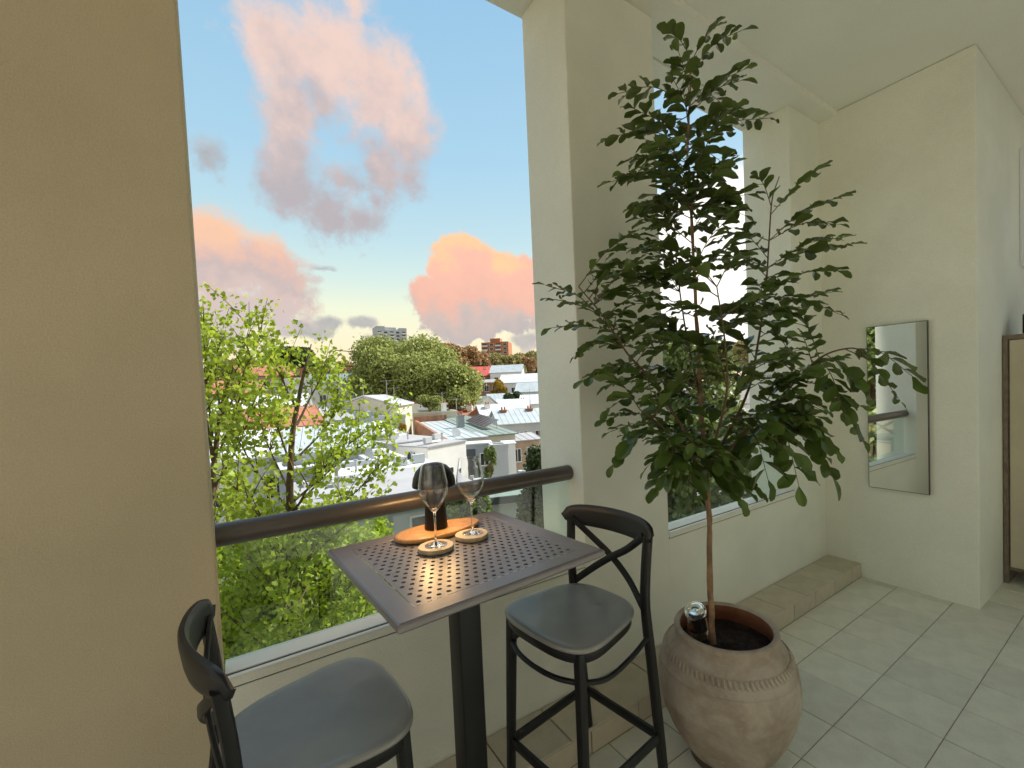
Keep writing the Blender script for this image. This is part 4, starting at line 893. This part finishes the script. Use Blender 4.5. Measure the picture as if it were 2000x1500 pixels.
# ------------------------------------------------------------------ trees
def quads(n, pos, size, flat=0.0, aspect=1.0, seed=0):
    g_ = np.random.default_rng(seed); a = g_.normal(size=(n, 3)); b_ = g_.normal(size=(n, 3))
    if flat: a[:, 2] *= (1 - flat); b_[:, 2] *= (1 - flat)
    a /= np.linalg.norm(a, axis=1, keepdims=True); b_ -= a * (a * b_).sum(1, keepdims=True); b_ /= np.linalg.norm(b_, axis=1, keepdims=True)
    s = (size * g_.uniform(.6, 1.35, n))[:, None]
    v = np.stack([pos - a * s * .5, pos + b_ * s * .42 * aspect + a * s * .05, pos + a * s * .5, pos - b_ * s * .42 * aspect + a * s * .05], 1).reshape(-1, 3)
    return v, np.arange(4 * n).reshape(n, 4)
def lobe_points(n, c, r_, g_, shell=.72):
    d = g_.normal(size=(n, 3)); d /= np.linalg.norm(d, axis=1, keepdims=True); d[:, 2] = np.where(d[:, 2] < -.55, -d[:, 2], d[:, 2])
    rad = shell + (1 - shell) * g_.random(n) ** .6
    return np.array(c) + d * rad[:, None] * np.array(r_)
def clump_tree(label, px, py_top, py_bot, d, width_px, leafm, n_leaf, leaf, seed, lobes=16, name='broadleaf_tree', group=None, trunk_r=.35, cat='tree', open_=0.0, where=None):
    top = ground_pos(px, py_top, d); bot = ground_pos(px, py_bot, d)
    if where: top, bot = Vector(where[0]), Vector(where[1])
    g_ = np.random.default_rng(seed)
    t = thing(name, label, cat, (top.x, top.y, GZ), 0, group); H = top.z - GZ; cb = bot.z - GZ
    wr = width_px / FPX * d / 2 * 1.04; hr = (H - cb) / 2; cz = (H + cb) / 2
    MB().sweep([(0, 0, 0), (.1, .05, cb * .6), (0, .1, cz)], [trunk_r, trunk_r * .8, trunk_r * .5], 9).build('trunk', M_bark, t, 60)
    mb = MB(); pts = []
    for k in range(lobes):
        a = 2 * math.pi * (k / lobes * 2.4 + g_.random() * .1); zz = g_.uniform(-.75, .85) if k > 2 else .6; rr = math.sqrt(max(0.05, 1 - zz * zz)) * g_.uniform(.45, .72)
        c = np.array([math.cos(a) * rr * wr, math.sin(a) * rr * wr, cz + zz * hr * .70]); s = g_.uniform(.26, .42)
        pts.append(lobe_points(n_leaf // lobes, c, (wr * s, wr * s, max(hr * s, wr * s * .55)), g_, .62))
        mb.sweep([(0, .1, cz - hr * .5), tuple(c * np.array([.5, .5, 1]) - np.array([0, 0, hr * .1])), tuple(c)], [trunk_r * .35, trunk_r * .2, trunk_r * .05], 5)
    mb.build('limbs', M_bark, t, 60)
    pos = np.concatenate(pts)
    if open_: pos += g_.normal(size=pos.shape) * open_
    v, f_ = quads(len(pos), pos, leaf, .1, 1.0, seed + 1); cr_ = obj('crown', raw_mesh('crown', v, f_), leafm, t)
    return t
L_fig = leaf_mat('fig_leaf', (.33, .37, .10), (.34, .38, .12), .4, .6, .5); L_brown = leaf_mat('brown_leaf', (.42, .27, .13), (.42, .28, .14), .2, .7, .4)
L_olive = leaf_mat('olive_leaf', (.34, .30, .11), (.35, .31, .12), .2, .7, .4); L_yell = leaf_mat('yellow_leaf', (.42, .28, .03), (.42, .28, .04), .25, .6, .3)
L_dark = leaf_mat('dark_leaf', (.075, .105, .032), (.08, .11, .04), .2, .6, .5); L_hedge = leaf_mat('hedge_leaf', (.19, .24, .065), (.19, .25, .08), .3, .5, .5)
L_gink = leaf_mat('ginkgo_leaf', (.27, .36, .036), (.29, .38, .05), .5, .5, .42, (.42, .52, .045))
clump_tree('huge round fig tree dominating the middle distance', 786, 655, 814, 72, 215, L_fig, 80000, .36, 3, 44, trunk_r=.8, open_=.4)
clump_tree('broad fig tree crown right of the huge fig', 875, 712, 808, 66, 125, L_fig, 34000, .36, 5, 26, trunk_r=.5, open_=.35)
clump_tree('small rounded tree at the foot of the figs', 838, 770, 806, 60, 60, L_fig, 8000, .36, 6, 10)
for k, (px, py, wpx, m_, lab) in enumerate([(862, 668, 90, L_brown, 'bronze-leaved tree behind the big fig crown'), (905, 676, 80, L_brown, 'bronze tree left of the brick tower'), (935, 684, 50, L_brown, 'thin bronze tree touching the brick tower'),
        (955, 694, 60, L_olive, 'olive tree in front of the brick tower'), (996, 690, 60, L_olive, 'dense olive tree right of the brick tower base'), (1022, 692, 50, L_brown, 'loose reddish tree right of the olive one'), (1046, 700, 50, L_olive, 'olive tree touching the pier edge')]):
    clump_tree(lab, px, py, py + 55, 150 + 8 * k, wpx, m_, 9000, .8, 20 + k, 12, group='trees on the far ridge', open_=.3)
clump_tree('bright yellow autumn tree among the white terraces', 973, 741, 778, 88, 36, L_yell, 5000, .40, 31, 9)
clump_tree('dark green tree below the yellow one', 1003, 764, 800, 80, 44, L_dark, 5000, .42, 32, 9)
clump_tree('dark flat-topped tree on the skyline behind the ginkgo', 560, 676, 722, 120, 92, L_dark, 14000, .6, 33, 14)
clump_tree('small olive tree left of the dark skyline tree', 470, 700, 760, 100, 90, L_olive, 9000, .5, 34, 12)
clump_tree('yellow-green shrub against the cream terrace', 785, 826, 858, 41, 16, L_yell, 1500, .22, 35, 6, name='shrub', cat='shrub', trunk_r=.1)
clump_tree('green tree low beside the grey house', 955, 862, 960, 31, 26, L_hedge, 2500, .20, 36, 8, name='shrub', cat='shrub', trunk_r=.1)
house('low green-grey flat roof beyond the glass beside the pier', 985, 975, 15, 3.5, 2.5, 10, M_lgrey, 'slab', M_rgreen)
# greenery close under the balcony
clump_tree('leafy green shrub below the glass between lamp and pier', 900, 935, 1100, 13, 120, L_hedge, 16000, .12, 41, 14, name='shrub', cat='shrub', trunk_r=.12)
clump_tree('dark feathery tree hugging the pier edge', 1062, 840, 1260, 9.5, 110, L_dark, 30000, .08, 42, 22, name='shrub', cat='shrub', trunk_r=.12, open_=.06)
clump_tree('shaded tree filling the small opening low down', 1370, 800, 1200, 9.0, 260, L_hedge, 26000, .11, 43, 18, trunk_r=.2, open_=.06)
clump_tree('yellow-green tree behind the potted tree in the small opening', 1340, 660, 900, 17, 230, L_hedge, 20000, .17, 44, 18, trunk_r=.2, open_=.1)
clump_tree('big green tree beyond the left wall, seen in the mirror', 0, 560, 1150, 9, 420, L_hedge, 30000, .13, 45, 18, trunk_r=.2, open_=.1, where=((-6.4, 3.4, 4.2), (-6.4, 3.4, -3.0)))
# distant wooded skyline, one mass
g_ = np.random.default_rng(77); pos = []
for px in range(330, 1500, 9):
    t_ = ground_pos(px, 726 - (px - 400) * .045 + g_.uniform(-9, 7), 230 + g_.uniform(-15, 40))
    pos.append(lobe_points(520, (t_.x, t_.y, t_.z - 3.5), (5, 5, 4.5), g_, .5)); pos.append(lobe_points(260, (t_.x, t_.y, t_.z - 8), (6, 6, 5), g_, .5))
pos = np.concatenate(pos); v, f_ = quads(len(pos), pos, 1.1, 0, 1, 9)
tag(obj('far_treeline', raw_mesh('far_treeline', v, f_), L_olive), 'distant olive wooded ridge along the horizon', 'trees', kind='stuff')

# ------------------------------------------------------------------ ginkgo trees
def ginkgo(label, loc_px, d, shoots, seed, per=1.0, leaf=.062):
    g_ = np.random.default_rng(seed); rnd = random.Random(seed)
    b0 = ground_pos(loc_px[0], loc_px[1], d); t = thing('ginkgo_tree', label, 'tree', (b0.x, b0.y, GZ), 0, 'ginkgo trees below the balcony'); O = t.location
    lead = catmull([Vector(O)] + [ground_pos(x, y, d + dd) for (x, y, dd) in shoots[0]], 6); n = len(lead)
    MB().sweep([p_ - O for p_ in lead], [.055 * (1 - i / (n - 1)) ** .8 + .006 for i in range(n)], 9).build('trunk', M_twig, t, 60)
    LP, LN = [], []; br = MB()
    def leafy(path, dens, rad=.10):
        for i in range(len(path) - 1):
            L = (path[i + 1] - path[i]).length; k = max(1, int(L * dens))
            for _ in range(k):
                p_ = path[i].lerp(path[i + 1], rnd.random()); LP.append((np.array(p_ - O) + g_.normal(size=3) * rad))
    leafy(lead[n // 3:], 60 * per, .13)
    def shoot(pp, depth=0):
        path = catmull(pp, 5); m = len(path)
        br.sweep([p_ - O for p_ in path], [max(.003, .018 * (1 - i / (m - 1)) * (1 if depth == 0 else .5)) for i in range(m)], 5)
        leafy(path[2:], (165 if depth else 95) * per, .075)
        if depth < 1:
            for i in range(4, m - 1, 2):
                dr = (path[i + 1 if i + 1 < m else i] - path[i - 1]).normalized()
                for _ in range(2):
                    e = path[i] + (dr * .5 + Vector((rnd.gauss(0, .45), rnd.gauss(0, .45), rnd.uniform(.1, .8)))).normalized() * rnd.uniform(.3, .75)
                    shoot([path[i], path[i].lerp(e, .5) + Vector((0, 0, .04)), e], 1)
    for sh in shoots[1:]:
        shoot([ground_pos(x, y, d + dd) for (x, y, dd) in sh])
    br.build('branches', M_twig, t, 60)
    P_ = np.array(LP); n = len(P_)
    # fan-shaped leaves: narrow base, broad notched end
    a = g_.normal(size=(n, 3)); a[:, 2] -= .35; a /= np.linalg.norm(a, axis=1, keepdims=True)
    b_ = g_.normal(size=(n, 3)); b_ -= a * (a * b_).sum(1, keepdims=True); b_ /= np.linalg.norm(b_, axis=1, keepdims=True); c_ = np.cross(a, b_)
    s = (leaf * g_.uniform(.65, 1.2, n))[:, None]
    V = np.stack([P_, P_ + a * s * .62 + b_ * s * .62 + c_ * s * .12, P_ + a * s * .95 + b_ * s * .22, P_ + a * s * .80, P_ + a * s * .95 - b_ * s * .22, P_ + a * s * .62 - b_ * s * .62 + c_ * s * .12], 1).reshape(-1, 3)
    I = np.arange(n)[:, None] * 6
    Fq = np.concatenate([I + np.array([[0, 1, 2, 3]]), I + np.array([[0, 3, 4, 5]])])
    obj('crown', raw_mesh('crown', V, Fq), L_gink, t); print('ginkgo leaves', n)
    return t
rg = random.Random(5)
sh1 = [[(575, 1150, 0), (568, 900, 0), (585, 770, 0), (608, 672, .1)],
  [(570, 1000, 0), (490, 905, -.2), (455, 800, -.3)], [(572, 980, 0), (680, 890, .1), (768, 828, .2)], [(570, 1060, 0), (690, 965, -.3), (748, 905, -.4)], [(575, 900, 0), (640, 830, .3), (668, 770, .4)],
  [(570, 1000, 0), (650, 910, -.3), (700, 840, -.4)], [(575, 980, 0), (520, 860, .4), (505, 785, .5)], [(572, 920, 0), (545, 840, -.3), (540, 790, -.4)], [(580, 830, 0), (615, 760, .2), (640, 725, .3)], [(580, 800, 0), (555, 750, -.2), (548, 715, -.2)],
  [(575, 1100, 0), (500, 1000, -.6), (440, 930, -.9)], [(575, 1120, 0), (660, 1040, -.7), (730, 985, -1.0)], [(575, 1000, 0), (610, 940, -.6), (650, 900, -1.0)]]
for k in range(26):
    x, y = rg.uniform(430, 760), rg.uniform(985, 1290); sh1.append([(575, min(1300, y + 160), 0), ((x + 575) / 2, y + 60, rg.uniform(-.8, .6)), (x, y, rg.uniform(-1.4, .9))])
ginkgo('young ginkgo with upright leader in the middle of the wide opening', (575, 1200), 6.6, sh1, 51, 0.62)
sh2 = [[(410, 1150, 0), (415, 950, 0), (432, 800, 0), (455, 720, 0)],
  [(432, 820, 0), (468, 700, .2), (500, 600, .3)], [(425, 850, 0), (480, 720, 0), (525, 625, 0)], [(415, 860, 0), (402, 720, .2), (398, 600, .3)], [(418, 900, 0), (400, 780, -.3), (410, 680, -.4)], [(430, 880, 0), (470, 770, -.3), (480, 690, -.4)],
  [(420, 950, 0), (470, 860, -.3), (500, 760, -.5)], [(415, 900, 0), (395, 760, -.5), (388, 690, -.6)], [(430, 800, 0), (420, 720, .4), (432, 660, .5)], [(410, 1000, 0), (350, 850, 0), (330, 720, 0)], [(410, 1000, 0), (440, 900, .5), (455, 830, .7)]]
for k in range(14):
    x, y = rg.uniform(360, 520), rg.uniform(900, 1270); sh2.append([(410, y + 150, 0), ((x + 410) / 2, y + 60, rg.uniform(-.6, .6)), (x, y, rg.uniform(-1.2, .9))])
ginkgo('taller ginkgo rising past the edge of the left wall', (410, 1200), 7.4, sh2, 52, 0.52)
sh3 = [[(560, 1300, 0), (560, 1150, 0), (570, 1080, 0)]]
for k in range(46):
    x, y = rg.uniform(400, 800), rg.uniform(1040, 1330); sh3.append([(560, y + 190, 0), ((x + 560) / 2, y + 70, rg.uniform(-1., 1.)), (x, y, rg.uniform(-1.6, 1.6))])
ginkgo('lower spreading ginkgo filling the glass below the handrail', (560, 1320), 8.6, sh3, 53, 3.2, .072)
